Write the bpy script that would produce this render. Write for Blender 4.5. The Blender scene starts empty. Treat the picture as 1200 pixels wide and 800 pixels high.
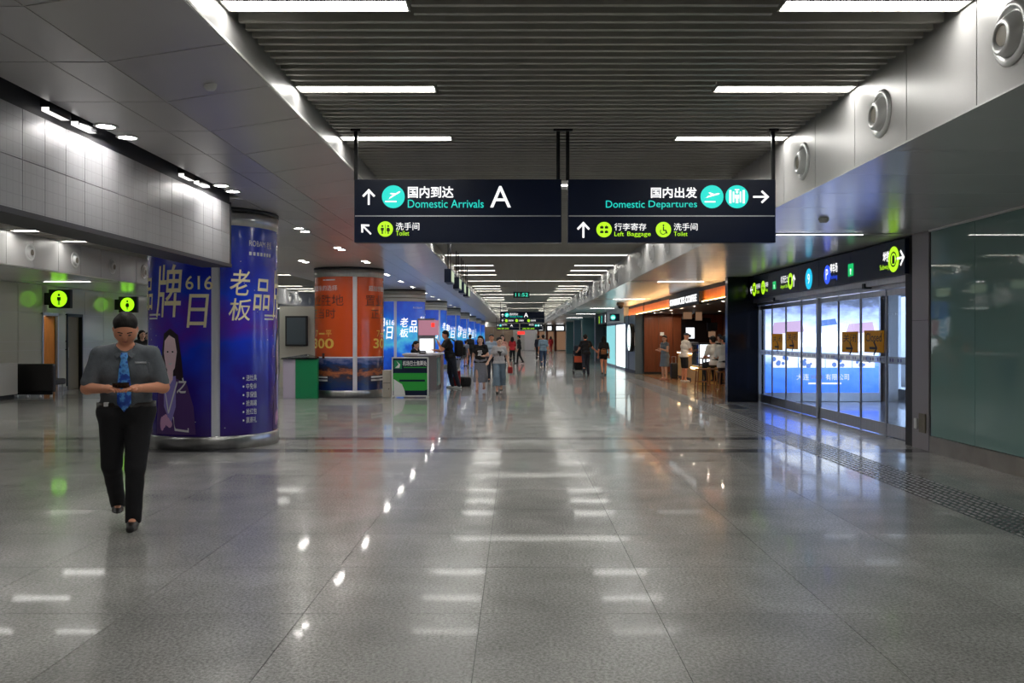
import bpy, bmesh, math, random
import numpy as np
from mathutils import Vector, Matrix

random.seed(7)
rng = np.random.default_rng(7)
SC = bpy.context.scene
COL = SC.collection
R = math.radians

# ------------------------------------------------------------------ camera, world, exposure
EYE, FPX, VPX, VPY = 1.55, 1030.0, 606.0, 395.0
cam_data = bpy.data.cameras.new('camera')
cam_data.sensor_width = 36.0
cam_data.lens = 36.0 * FPX / 1200.0
cam_data.shift_x = -(VPX - 600) / 1200.0
cam_data.shift_y = (VPY - 400) / 1200.0
cam_data.clip_end = 300
camera = bpy.data.objects.new('camera', cam_data)
camera.location = (0, 0, EYE)
camera.rotation_euler = (R(90), 0, 0)
COL.objects.link(camera)
SC.camera = camera

world = bpy.data.worlds.new('world')
SC.world = world
world.use_nodes = True
world.node_tree.nodes['Background'].inputs[0].default_value = (0.50, 0.68, 1.0, 1)
world.node_tree.nodes['Background'].inputs[1].default_value = 4.0

SC.view_settings.view_transform = 'Standard'
SC.view_settings.look = 'None'
SC.view_settings.gamma = 1
SC.view_settings.use_curve_mapping = False
SC.view_settings.exposure = 0.44
SC.cycles.use_denoising = True
SC.cycles.max_bounces = 8
SC.cycles.diffuse_bounces = 4
SC.cycles.glossy_bounces = 4
SC.cycles.transparent_max_bounces = 12
SC.cycles.caustics_reflective = False
SC.cycles.caustics_refractive = False
SC.cycles.sample_clamp_indirect = 6.0

STRIP_L = 18.0      # ceiling strips
DOWN_L = 110.0       # round downlights
WASH_L = 1.15       # strip lamps washing the bulkhead

# ------------------------------------------------------------------ materials
MATS = {}
def srgb(r, g, b):
    f = lambda c: c / 12.92 if c <= 0.04045 else ((c + 0.055) / 1.055) ** 2.4
    return (f(r / 255), f(g / 255), f(b / 255), 1)

def mk(name, col, rough=0.5, metal=0.0, spec=0.5, emit=None, es=0.0, noise=None, bump=None, coat=0.0, stretch=None):
    m = bpy.data.materials.new(name)
    m.use_nodes = True
    nt = m.node_tree
    b = nt.nodes['Principled BSDF']
    c = col if len(col) == 4 else (*col, 1)
    b.inputs['Base Color'].default_value = c
    b.inputs['Roughness'].default_value = rough
    b.inputs['Metallic'].default_value = metal
    b.inputs['Specular IOR Level'].default_value = spec
    b.inputs['Coat Weight'].default_value = coat
    b.inputs['Coat Roughness'].default_value = 0.06
    if emit is not None:
        b.inputs['Emission Color'].default_value = emit if len(emit) == 4 else (*emit, 1)
        b.inputs['Emission Strength'].default_value = es
    if noise or bump:
        tc = nt.nodes.new('ShaderNodeTexCoord')
        mp = nt.nodes.new('ShaderNodeMapping')
        nt.links.new(tc.outputs['Object'], mp.inputs[0])
        if stretch:
            mp.inputs['Scale'].default_value = stretch
        if noise:
            nz = nt.nodes.new('ShaderNodeTexNoise')
            nz.inputs['Scale'].default_value = noise[0]
            nz.inputs['Detail'].default_value = 4
            nt.links.new(mp.outputs[0], nz.inputs['Vector'])
            rp = nt.nodes.new('ShaderNodeValToRGB')
            a = noise[1]
            rp.color_ramp.elements[0].position = 0.3
            rp.color_ramp.elements[1].position = 0.7
            rp.color_ramp.elements[0].color = tuple(max(0, x * (1 - a)) for x in c[:3]) + (1,)
            rp.color_ramp.elements[1].color = tuple(min(1, x * (1 + a)) for x in c[:3]) + (1,)
            nt.links.new(nz.outputs[0], rp.inputs[0])
            nt.links.new(rp.outputs[0], b.inputs['Base Color'])
        if bump:
            n2 = nt.nodes.new('ShaderNodeTexNoise')
            n2.inputs['Scale'].default_value = bump[0]
            nt.links.new(mp.outputs[0], n2.inputs['Vector'])
            bp = nt.nodes.new('ShaderNodeBump')
            bp.inputs['Strength'].default_value = bump[1]
            bp.inputs['Distance'].default_value = 0.01
            nt.links.new(n2.outputs[0], bp.inputs['Height'])
            nt.links.new(bp.outputs[0], b.inputs['Normal'])
    MATS[name] = m
    return m

def glow(name, col, s):
    return mk(name, (0.02, 0.02, 0.02), 0.4, emit=col, es=s)

def math_node(nt, op, a, b=None, c=None):
    n = nt.nodes.new('ShaderNodeMath')
    n.operation = op
    for i, v in enumerate((a, b, c)):
        if v is None:
            continue
        if isinstance(v, (int, float)):
            n.inputs[i].default_value = v
        else:
            nt.links.new(v, n.inputs[i])
    return n.outputs[0]

def granite(name, col, seams, rough=0.12):
    m = mk(name, col, rough, spec=0.5)
    nt = m.node_tree
    b = nt.nodes['Principled BSDF']
    tc = nt.nodes.new('ShaderNodeTexCoord')
    geo = nt.nodes.new('ShaderNodeNewGeometry')
    pos = geo.outputs['Position']
    sp = nt.nodes.new('ShaderNodeTexNoise'); sp.noise_dimensions = '2D'; sp.inputs['Scale'].default_value = 55; sp.inputs['Detail'].default_value = 6
    sp.inputs['Roughness'].default_value = 0.75
    nt.links.new(pos, sp.inputs['Vector'])
    r1 = nt.nodes.new('ShaderNodeMapRange')
    r1.inputs[1].default_value = 0.35; r1.inputs[2].default_value = 0.65
    r1.inputs[3].default_value = 0.62; r1.inputs[4].default_value = 1.38
    nt.links.new(sp.outputs[0], r1.inputs[0])
    bl = nt.nodes.new('ShaderNodeTexNoise'); bl.noise_dimensions = '2D'; bl.inputs['Scale'].default_value = 1.7; bl.inputs['Detail'].default_value = 5
    nt.links.new(pos, bl.inputs['Vector'])
    r2 = nt.nodes.new('ShaderNodeMapRange')
    r2.inputs[1].default_value = 0.3; r2.inputs[2].default_value = 0.7
    r2.inputs[3].default_value = 0.85; r2.inputs[4].default_value = 1.15
    nt.links.new(bl.outputs[0], r2.inputs[0])
    f = math_node(nt, 'MULTIPLY', r1.outputs[0], r2.outputs[0])
    oi = nt.nodes.new('ShaderNodeObjectInfo')
    f = math_node(nt, 'MULTIPLY', f, math_node(nt, 'MULTIPLY_ADD', oi.outputs['Random'], 0.20, 0.90))
    if seams:
        sx = nt.nodes.new('ShaderNodeSeparateXYZ')
        nt.links.new(pos, sx.inputs[0])
        fx = math_node(nt, 'FRACT', math_node(nt, 'MULTIPLY', math_node(nt, 'ADD', sx.outputs[0], 100.2), 1 / 0.995))
        fy = math_node(nt, 'FRACT', math_node(nt, 'ADD', sx.outputs[1], 100.4))
        near = math_node(nt, 'MINIMUM', math_node(nt, 'GREATER_THAN', fx, 0.008), math_node(nt, 'GREATER_THAN', fy, 0.012))
        f = math_node(nt, 'MULTIPLY', f, math_node(nt, 'MULTIPLY_ADD', near, 0.55, 0.45))
    mx = nt.nodes.new('ShaderNodeVectorMath'); mx.operation = 'SCALE'
    mx.inputs[0].default_value = col[:3]
    nt.links.new(f, mx.inputs['Scale'])
    nt.links.new(mx.outputs[0], b.inputs['Base Color'])
    b.inputs['Roughness'].default_value = rough
    b.inputs['Specular IOR Level'].default_value = 0.3
    lw = nt.nodes.new('ShaderNodeLayerWeight')      # polish: mirror clarity grows toward grazing view, as on any faintly rough stone
    cw = nt.nodes.new('ShaderNodeMapRange')
    cw.inputs[1].default_value = 0.66; cw.inputs[2].default_value = 0.95; cw.inputs[3].default_value = 0.03; cw.inputs[4].default_value = 0.5
    nt.links.new(lw.outputs['Facing'], cw.inputs[0])
    nt.links.new(cw.outputs[0], b.inputs['Coat Weight'])
    b.inputs['Coat Roughness'].default_value = 0.045
    return m

def glass_mat(name, tint, refl=0.06):
    m = bpy.data.materials.new(name); m.use_nodes = True
    nt = m.node_tree; nt.nodes.clear()
    o = nt.nodes.new('ShaderNodeOutputMaterial')
    t = nt.nodes.new('ShaderNodeBsdfTransparent'); t.inputs[0].default_value = (*tint, 1)
    g = nt.nodes.new('ShaderNodeBsdfGlossy'); g.inputs['Roughness'].default_value = 0.02
    fr = nt.nodes.new('ShaderNodeFresnel'); fr.inputs[0].default_value = 1.45
    mx = nt.nodes.new('ShaderNodeMixShader')
    nt.links.new(fr.outputs[0], mx.inputs[0]); nt.links.new(t.outputs[0], mx.inputs[1]); nt.links.new(g.outputs[0], mx.inputs[2])
    nt.links.new(mx.outputs[0], o.inputs[0])
    MATS[name] = m
    return m

def ramp_print(name, stops, axis, z0, z1, nscale, namt, rough=0.25, es=0.0, stretch=(1, 1, 1)):
    """printed gradient picture along one local axis, disturbed by noise"""
    m = mk(name, (0.5, 0.5, 0.5), rough, coat=0.35)
    nt = m.node_tree; b = nt.nodes['Principled BSDF']
    tc = nt.nodes.new('ShaderNodeTexCoord')
    sx = nt.nodes.new('ShaderNodeSeparateXYZ'); nt.links.new(tc.outputs['Object'], sx.inputs[0])
    mp = nt.nodes.new('ShaderNodeMapping'); mp.inputs['Scale'].default_value = stretch
    nt.links.new(tc.outputs['Object'], mp.inputs[0])
    nz = nt.nodes.new('ShaderNodeTexNoise'); nz.inputs['Scale'].default_value = nscale; nz.inputs['Detail'].default_value = 5
    nt.links.new(mp.outputs[0], nz.inputs['Vector'])
    t = math_node(nt, 'DIVIDE', math_node(nt, 'SUBTRACT', sx.outputs[axis], z0), z1 - z0)
    t = math_node(nt, 'ADD', t, math_node(nt, 'MULTIPLY', math_node(nt, 'SUBTRACT', nz.outputs[0], 0.5), namt))
    rp = nt.nodes.new('ShaderNodeValToRGB')
    el = rp.color_ramp.elements
    while len(el) < len(stops):
        el.new(0.5)
    for e, (p, c) in zip(el, stops):
        e.position = p; e.color = c
    nt.links.new(t, rp.inputs[0])
    nt.links.new(rp.outputs[0], b.inputs['Base Color'])
    if es:
        nt.links.new(rp.outputs[0], b.inputs['Emission Color'])
        b.inputs['Emission Strength'].default_value = es
    return m

granite('granite', (0.34, 0.335, 0.32), False, 0.24)
granite('granite_far', (0.34, 0.335, 0.32), True, 0.24)
granite('granite_dark', (0.075, 0.075, 0.08), False, 0.24)
mk('joint', (0.06, 0.06, 0.06), 0.8)
mk('slat', (0.46, 0.45, 0.40), 0.45, 0.2, noise=(3, 0.08))
mk('void_dark', (0.22, 0.215, 0.20), 0.9)
mk('panel_white', (0.70, 0.70, 0.69), 0.32, 0.15, noise=(0.9, 0.04))
mk('fascia_white', (0.44, 0.432, 0.425), 0.36, 0.25, noise=(0.9, 0.04))
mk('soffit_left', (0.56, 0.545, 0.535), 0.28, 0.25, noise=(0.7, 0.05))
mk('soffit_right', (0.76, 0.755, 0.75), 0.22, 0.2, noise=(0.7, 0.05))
mk('joint_light', (0.78, 0.77, 0.73), 0.6)
mk('dark_trim', (0.035, 0.035, 0.045), 0.5)
mk('steel', (0.55, 0.55, 0.55), 0.28, 1.0, noise=(14, 0.08), stretch=(1, 1, 0.1))
mk('steel_kick', (0.36, 0.34, 0.31), 0.3, 0.8, noise=(3, 0.15))
mk('alu', (0.62, 0.64, 0.68), 0.3, 0.85)
mk('black_metal', (0.015, 0.015, 0.018), 0.35, 0.3)
mk('navy', srgb(11, 25, 54), 0.35, spec=0.3)
mk('navy_pillar', srgb(14, 20, 34), 0.15)
mk('grey_pillar', (0.33, 0.31, 0.33), 0.35, 0.2)
mk('backpainted_glass', (0.19, 0.33, 0.31), 0.035, spec=0.6)
mk('wall_gloss', (0.60, 0.60, 0.53), 0.12)
mk('wall_plain', (0.55, 0.55, 0.52), 0.5)
mk('wood_orange', srgb(205, 130, 60), 0.4, noise=(6, 0.12), stretch=(4, 4, 0.4))
mk('wood_dark', srgb(118, 62, 36), 0.35, noise=(5, 0.2), stretch=(4, 4, 0.3))
mk('wood_fascia', srgb(212, 118, 52), 0.4, noise=(5, 0.15), stretch=(4, 4, 0.3))
mk('wood_seat', srgb(150, 95, 52), 0.4, noise=(8, 0.15))
mk('door_grey', (0.20, 0.175, 0.13), 0.45)
mk('white', (0.75, 0.75, 0.74), 0.45)
mk('white_shirt', (0.78, 0.76, 0.73), 0.8)
mk('cream_print', srgb(255, 244, 205), 0.35)
mk('white_print', (0.8, 0.8, 0.82), 0.4)
mk('strip_grey', (0.78, 0.79, 0.86), 0.4)
mk('black', (0.012, 0.012, 0.013), 0.5)
mk('black_gloss', (0.01, 0.01, 0.012), 0.15)
mk('leather', (0.016, 0.014, 0.014), 0.35, bump=(40, 0.2))
mk('screen_grey', srgb(92, 104, 112), 0.2)
glow('strip_glow', (1.0, 0.985, 0.94), STRIP_L)
glow('down_glow', (1.0, 0.97, 0.92), DOWN_L)
glow('wash_glow', (1.0, 0.97, 0.93), WASH_L)
glow('lobby_fill_glow', (1.0, 0.95, 0.88), 26.0)  # for the added fill lights of the restroom lobby
glow('blade_face', srgb(205, 225, 190), 0.55)
glow('slot_glow', (1.0, 0.96, 0.9), 9.0)
glow('spot_glow', (1.0, 0.86, 0.66), 420.0)
glow('warm_glow', (1.0, 0.62, 0.25), 55.0)
glow('counter_glow', (1.0, 0.72, 0.38), 9.0)
glow('sign_white', (1, 1, 1), 0.95)
glow('sign_teal', srgb(20, 205, 192), 0.95)
glow('sign_lime', srgb(175, 240, 30), 0.95)
glow('sign_green', srgb(40, 220, 60), 0.9)
glow('exit_green', srgb(0, 190, 100), 0.8)
glow('sign_blue', srgb(40, 80, 240), 1.0)
glow('sign_cyan', srgb(0, 175, 215), 1.0)
glow('lime_bright', srgb(150, 255, 20), 1.3)
glow('clock_green', srgb(70, 240, 200), 1.0)
glow('red_sign', srgb(255, 50, 40), 1.1)
glow('case_glow', (0.85, 0.93, 1.0), 1.6)
glow('white_box', (0.86, 1.0, 0.98), 1.35)
glow('cyan_box', srgb(140, 215, 220), 0.75)
glow('menu_glow', srgb(170, 130, 100), 0.35)
glow('screen_white', (0.92, 0.95, 1.0), 1.2)
glow('pink_pale', srgb(205, 180, 220), 1.1)
glow('pink_box', srgb(190, 130, 150), 0.6)
glow('outside_blue', srgb(110, 150, 235), 0.9)
glow('outside_white', (0.85, 0.92, 1.0), 2.5)
glass_mat('glass', (0.93, 0.96, 1.0))
glass_mat('glass_green', (0.62, 0.75, 0.72))
def thin_mat(name, col, clear):
    m = mk(name, col, 0.5)
    nt = m.node_tree; b = nt.nodes['Principled BSDF']; o = nt.nodes['Material Output']
    t = nt.nodes.new('ShaderNodeBsdfTranslucent'); t.inputs[0].default_value = (*col[:3], 1)
    a = nt.nodes.new('ShaderNodeMixShader'); a.inputs[0].default_value = 0.5
    nt.links.new(b.outputs[0], a.inputs[1]); nt.links.new(t.outputs[0], a.inputs[2])
    c = nt.nodes.new('ShaderNodeBsdfTransparent'); x = nt.nodes.new('ShaderNodeMixShader'); x.inputs[0].default_value = clear
    nt.links.new(a.outputs[0], x.inputs[1]); nt.links.new(c.outputs[0], x.inputs[2]); nt.links.new(x.outputs[0], o.inputs[0])
thin_mat('frost', (0.62, 0.64, 0.68), 0.4)
thin_mat('yellow_card', srgb(255, 196, 30), 0.06)
mk('ink', (0.02, 0.02, 0.02), 0.6)
mk('green_paint', srgb(20, 135, 85), 0.4)
mk('green_board', srgb(40, 165, 60), 0.4)
mk('lilac', srgb(190, 180, 200), 0.45)
mk('teal_paint', srgb(105, 150, 155), 0.25)
mk('desk_grey', srgb(120, 120, 128), 0.3)
mk('beige_box', srgb(175, 168, 155), 0.5)
mk('shop_floor', srgb(150, 116, 84), 0.18, noise=(3, 0.12))
mk('brown_end', srgb(150, 128, 104), 0.4, noise=(2, 0.1))
mk('bluegrey_panel', srgb(96, 112, 124), 0.3)
mk('counter_front', srgb(196, 156, 84), 0.35, noise=(6, 0.1))
mk('red_fabric', srgb(150, 28, 30), 0.7)
mk('orange_plate', srgb(205, 90, 55), 0.5)
mk('stud', (0.30, 0.30, 0.31), 0.4, 0.4)
mk('orange_ink', srgb(70, 20, 10), 0.5)
mk('yellow_ink', srgb(240, 200, 90), 0.4)
mk('hair_print', srgb(40, 16, 34), 0.4)
mk('face_print', srgb(255, 222, 232), 0.4)
mk('suit_print', srgb(84, 52, 120), 0.4)
mk('shirt_print', srgb(150, 136, 215), 0.4)
mk('pink_print', srgb(222, 168, 212), 0.4)
mk('orange_poster', srgb(214, 84, 36), 0.22, coat=0.4, noise=(0.8, 0.08))

BLUE = [(0.0, srgb(52, 22, 104)), (0.22, srgb(46, 28, 146)), (0.42, srgb(26, 62, 222)), (0.56, srgb(92, 42, 186)), (0.68, srgb(22, 66, 228)), (0.85, srgb(26, 40, 186)), (1.0, srgb(22, 70, 190))]
ramp_print('blue_poster', BLUE, 2, 0.2, 3.1, 1.3, 0.55)
FAR_BLUE = [(0.0, srgb(20, 50, 150)), (0.3, srgb(30, 95, 215)), (0.5, srgb(80, 190, 235)), (0.68, srgb(40, 110, 215)), (1.0, srgb(40, 60, 175))]
ramp_print('blue_poster_glow', FAR_BLUE, 2, 0.2, 3.0, 1.4, 0.9, es=0.38)  # emission painted in so the far posters look brightly lit
ramp_print('city_print', [(0.0, srgb(25, 50, 120)), (0.2, srgb(40, 60, 100)), (0.38, srgb(70, 60, 70)), (0.5, srgb(190, 110, 70)), (0.62, srgb(60, 55, 70)), (0.78, srgb(40, 70, 130)), (1.0, srgb(150, 150, 190))], 2, 0.2, 1.07, 5, 0.45, stretch=(1, 1, 2.5))
ramp_print('billboard_print_haze', [(0.0, srgb(50, 100, 240)), (0.26, srgb(80, 130, 255)), (0.40, srgb(185, 210, 255)), (0.55, srgb(225, 235, 255)), (0.72, srgb(180, 205, 250)), (0.84, srgb(130, 150, 205)), (0.92, srgb(80, 92, 120)), (1.0, srgb(60, 68, 88))], 2, 0.25, 2.55, 3.2, 0.30, es=1.6, stretch=(1, 1, 2))  # upper stops imitate outdoor haze and the dark ceiling above the print
ramp_print('tie_print', [(0.0, srgb(10, 40, 120)), (0.45, srgb(15, 75, 190)), (0.6, srgb(90, 170, 240)), (1.0, srgb(20, 60, 160))], 2, 0.2, 2.2, 24, 1.6, rough=0.5)

def fabric(name, r, g, b, rough=0.85):
    return mk(name, srgb(r, g, b), rough, noise=(30, 0.10), bump=(60, 0.15))

# ------------------------------------------------------------------ helpers
def W(px, py, Y):
    return ((px - VPX) / FPX * Y, Y, EYE + (VPY - py) / FPX * Y)

def GY(py):
    return FPX * EYE / (py - VPY)

class MB:
    def __init__(s):
        s.v = []; s.f = []; s.mi = []; s.m = 0
    def add(s, vs, fs):
        o = len(s.v)
        s.v.extend(tuple(map(float, p)) for p in vs)
        for f in fs:
            s.f.append([i + o for i in f]); s.mi.append(s.m)
        return s
    def box(s, x0, x1, y0, y1, z0, z1):
        vs = [(x, y, z) for z in (z0, z1) for y in (y0, y1) for x in (x0, x1)]
        return s.add(vs, [(0, 2, 3, 1), (4, 5, 7, 6), (0, 1, 5, 4), (2, 6, 7, 3), (0, 4, 6, 2), (1, 3, 7, 5)])
    def bevbox(s, x0, x1, y0, y1, z0, z1, b=0.01):
        bm = bmesh.new()
        bmesh.ops.create_cube(bm, size=1)
        for v in bm.verts:
            v.co = ((x0 + x1) / 2 + v.co.x * (x1 - x0), (y0 + y1) / 2 + v.co.y * (y1 - y0), (z0 + z1) / 2 + v.co.z * (z1 - z0))
        bmesh.ops.bevel(bm, geom=list(bm.edges), offset=b, segments=2, affect='EDGES', profile=0.5)
        bm.verts.index_update()
        s.add([v.co[:] for v in bm.verts], [[v.index for v in f.verts] for f in bm.faces])
        bm.free()
        return s
    def tube(s, pts, rad, n=8, cap=True):
        pts = [Vector(p) for p in pts]
        rad = rad if isinstance(rad, (list, tuple)) else [rad] * len(pts)
        rings = []
        for i, p in enumerate(pts):
            d = (pts[min(i + 1, len(pts) - 1)] - pts[max(i - 1, 0)]).normalized()
            a = d.orthogonal().normalized() if abs(d.z) > 0.95 else d.cross(Vector((0, 0, 1))).normalized()
            b = d.cross(a)
            rings.append([p + (a * math.cos(2 * math.pi * k / n) + b * math.sin(2 * math.pi * k / n)) * rad[i] for k in range(n)])
        vs = [q for r in rings for q in r]
        fs = []
        for i in range(len(pts) - 1):
            for k in range(n):
                k2 = (k + 1) % n
                fs.append((i * n + k, i * n + k2, (i + 1) * n + k2, (i + 1) * n + k))
        if cap:
            fs.append(tuple(range(n))[::-1]); fs.append(tuple((len(pts) - 1) * n + k for k in range(n)))
        return s.add(vs, fs)
    def lathe(s, prof, n=24, c=(0, 0, 0), axis='z', a0=0.0, a1=360.0):
        """prof: (r, h) pairs"""
        full = abs(a1 - a0) >= 359.9
        m = n if full else n + 1
        vs = []
        for r, h in prof:
            for k in range(m):
                t = R(a0 + (a1 - a0) * k / n)
                x, y, z = r * math.sin(t), -r * math.cos(t), h
                if axis == 'x':
                    x, y, z = h, x, y
                elif axis == 'y':
                    x, y, z = x, h, y
                vs.append((c[0] + x, c[1] + y, c[2] + z))
        fs = []
        for i in range(len(prof) - 1):
            for k in range(n):
                k2 = (k + 1) % m
                fs.append((i * m + k, i * m + k2, (i + 1) * m + k2, (i + 1) * m + k))
        return s.add(vs, fs)
    def ball(s, c, r, n=10, m=7):
        r = r if isinstance(r, (tuple, list)) else (r, r, r)
        vs = []; fs = []
        for i in range(m + 1):
            ph = math.pi * i / m
            for k in range(n):
                t = 2 * math.pi * k / n
                vs.append((c[0] + r[0] * math.sin(ph) * math.cos(t), c[1] + r[1] * math.sin(ph) * math.sin(t), c[2] + r[2] * math.cos(ph)))
        for i in range(m):
            for k in range(n):
                k2 = (k + 1) % n
                fs.append((i * n + k, (i + 1) * n + k, (i + 1) * n + k2, i * n + k2))
        return s.add(vs, fs)
    def prism(s, outline, d0, d1, frame):
        """outline of (u, v) in a frame, from offset d0 to d1 along its normal"""
        o, ux, uz, nn = [Vector(q) for q in frame]
        k = len(outline)
        vs = [o + ux * u + uz * v + nn * d for d in (d0, d1) for u, v in outline]
        fs = [tuple(range(k))[::-1], tuple(range(k, 2 * k))]
        fs += [(i, (i + 1) % k, k + (i + 1) % k, k + i) for i in range(k)]
        return s.add(vs, fs)
    def flat(s, outline, frame, d=0.0):
        o, ux, uz, nn = [Vector(q) for q in frame]
        return s.add([o + ux * u + uz * v + nn * d for u, v in outline], [tuple(range(len(outline)))])
    def mesh(s, name, mats, smooth=False):
        me = bpy.data.meshes.new(name)
        me.from_pydata(s.v, [], s.f)
        for m in (mats if isinstance(mats, (list, tuple)) else [mats]):
            me.materials.append(MATS[m] if isinstance(m, str) else m)
        if any(s.mi):
            me.polygons.foreach_set('material_index', s.mi)
        if smooth:
            me.polygons.foreach_set('use_smooth', [True] * len(me.polygons))
        me.update()
        return me
    def build(s, name, mats, parent=None, smooth=False, local=False):
        return link(name, s.mesh(name, mats, smooth), parent, local)

def link(name, me, parent=None, local=False):
    o = bpy.data.objects.new(name, me)
    COL.objects.link(o)
    if parent is not None:
        o.parent = parent
        if not local and parent.parent is None:
            o.matrix_parent_inverse = Matrix.Translation(-root_loc(parent))
    return o

def root_loc(p):
    v = Vector((0, 0, 0))
    while p is not None:
        if p.parent is None:
            v += p.location
        p = p.parent
    return v if True else v

def tag(o, label=None, cat=None, group=None, kind=None):
    if label: o['label'] = label
    if cat: o['category'] = cat
    if group: o['group'] = group
    if kind: o['kind'] = kind
    return o

def thing(name, label, cat, loc=(0, 0, 0), group=None, rot=0.0):
    o = bpy.data.objects.new(name, None)
    o.empty_display_size = 0.2
    COL.objects.link(o)
    o.location = loc
    o.rotation_euler = (0, 0, rot)
    return tag(o, label, cat, group)

def struct(name, mb, mat, smooth=False):
    o = mb.build(name, mat, None, smooth)
    o['kind'] = 'structure'
    return o

def piece(name, me, parent, loc=(0, 0, 0)):
    """a piece sharing mesh data, in world coordinates under a parent at the origin"""
    o = bpy.data.objects.new(name, me)
    COL.objects.link(o)
    o.parent = parent
    o.location = loc
    return o

def dup(root, loc, label, group=None, rot=None):
    def cp(o, par):
        c = o.copy(); COL.objects.link(c); c.parent = par
        for ch in o.children:
            cp(ch, c)
        return c
    kids = list(root.children)
    r = root.copy(); COL.objects.link(r); r.location = loc
    if rot is not None: r.rotation_euler = (0, 0, rot)
    for ch in kids:
        cp(ch, r)
    r['label'] = label
    if group: r['group'] = group
    return r

ORD = ['first', 'second', 'third', 'fourth', 'fifth', 'sixth', 'seventh', 'eighth', 'ninth', 'tenth', 'eleventh', 'twelfth', 'thirteenth', 'fourteenth', 'fifteenth', 'sixteenth', 'seventeenth', 'eighteenth', 'nineteenth', 'twentieth']
def nth(i):
    return ORD[i] if i < len(ORD) else {1: '%dst', 2: '%dnd', 3: '%drd'}.get((i + 1) % 10 if not 10 < i + 1 < 14 else 0, '%dth') % (i + 1)

# text: flat glyph meshes made once per string
TXT = {}
def text_data(s, bold=0.0, shear=0.0):
    key = (s, bold, shear)
    if key in TXT:
        return TXT[key]
    cu = bpy.data.curves.new('lettering', 'FONT')
    cu.body = s
    cu.offset = bold
    cu.shear = shear
    cu.resolution_u = 3
    o = bpy.data.objects.new('lettering', cu)
    COL.objects.link(o)
    dg = bpy.context.evaluated_depsgraph_get()
    me = bpy.data.meshes.new_from_object(o.evaluated_get(dg))
    v = np.array([p.co[:2] for p in me.vertices])
    f = [tuple(p.vertices) for p in me.polygons]
    bpy.data.objects.remove(o); bpy.data.curves.remove(cu); bpy.data.meshes.remove(me)
    if len(v):
        v = v - v.min(0); sz = v.max(0); v = v / np.maximum(sz, 1e-6)
        asp = sz[0] / max(sz[1], 1e-6)
    else:
        v = np.zeros((0, 2)); asp = 1
    TXT[key] = (v, f, asp)
    return TXT[key]

def text(s, mat, parent, frame, u0, u1, v0, v1, d=0.004, bold=0.0, name='lettering', shear=0.0, local=False, depth=0.0):
    v, f, asp = text_data(s, bold, shear)
    if not len(v):
        return None
    o, ux, uz, nn = [np.array(q, float) for q in frame]
    P = o + np.outer(u0 + v[:, 0] * (u1 - u0), ux) + np.outer(v0 + v[:, 1] * (v1 - v0), uz) + nn * d
    mb = MB()
    mb.add(P, f)
    if depth:
        b = len(mb.v)
        mb.add(P - nn * depth, [tuple(reversed(q)) for q in f])
        cnt = {}
        for q in f:
            for i in range(len(q)):
                e = (q[i], q[(i + 1) % len(q)])
                cnt[e] = 1
        for (a, c) in list(cnt):
            if (c, a) not in cnt:
                mb.f.append([c, a, a + b, c + b]); mb.mi.append(0)
    return mb.build(name, mat, parent, local=local)

def frame_front(Y):     # a plane facing the camera side (-Y); u = world x, v = world z
    return ((0, Y, 0), (1, 0, 0), (0, 0, 1), (0, -1, 0))
def frame_right(X):     # plane facing -X; u runs toward the viewer (-Y)
    return ((X, 0, 0), (0, -1, 0), (0, 0, 1), (-1, 0, 0))
def frame_left(X):      # plane facing +X; u = +Y
    return ((X, 0, 0), (0, 1, 0), (0, 0, 1), (1, 0, 0))

def circle(cx, cy, r, n=28):
    return [(cx + r * math.cos(2 * math.pi * k / n), cy + r * math.sin(2 * math.pi * k / n)) for k in range(n)]

def xf(pts, cx, cy, s, ang=0.0, mirror=False):
    c, q = math.cos(ang), math.sin(ang)
    return [(cx + s * ((-x if mirror else x) * c - y * q), cy + s * ((-x if mirror else x) * q + y * c)) for x, y in pts]

ARROW = [(-0.12, -1), (0.12, -1), (0.12, 0.45), (0.62, -0.05), (0.8, 0.13), (0, 0.98), (-0.8, 0.13), (-0.62, -0.05), (-0.12, 0.45)]
PLANE = [(-0.95, -0.1), (-0.75, -0.12), (-0.5, 0.06), (-0.1, 0.08), (-0.35, 0.42), (-0.15, 0.42), (0.3, 0.12), (0.75, 0.14), (0.95, 0.03), (0.75, -0.06), (0.2, -0.08), (-0.5, -0.12)]
MAN = [(-0.1, 0.42), (-0.34, 0.42), (-0.34, -0.2), (-0.22, -0.2), (-0.2, 0.2), (-0.2, -0.95), (-0.03, -0.95), (-0.03, -0.2), (0.03, -0.2), (0.03, -0.95), (0.2, -0.95), (0.2, 0.2), (0.22, -0.2), (0.34, -0.2), (0.34, 0.42), (0.1, 0.42)]
LADY = [(-0.1, 0.42), (-0.26, 0.38), (-0.42, -0.15), (-0.32, -0.2), (-0.2, 0.15), (-0.38, -0.4), (-0.16, -0.4), (-0.16, -0.95), (-0.03, -0.95), (-0.03, -0.4), (0.03, -0.4), (0.03, -0.95), (0.16, -0.95), (0.16, -0.4), (0.38, -0.4), (0.2, 0.15), (0.32, -0.2), (0.42, -0.15), (0.26, 0.38), (0.1, 0.42)]

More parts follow.
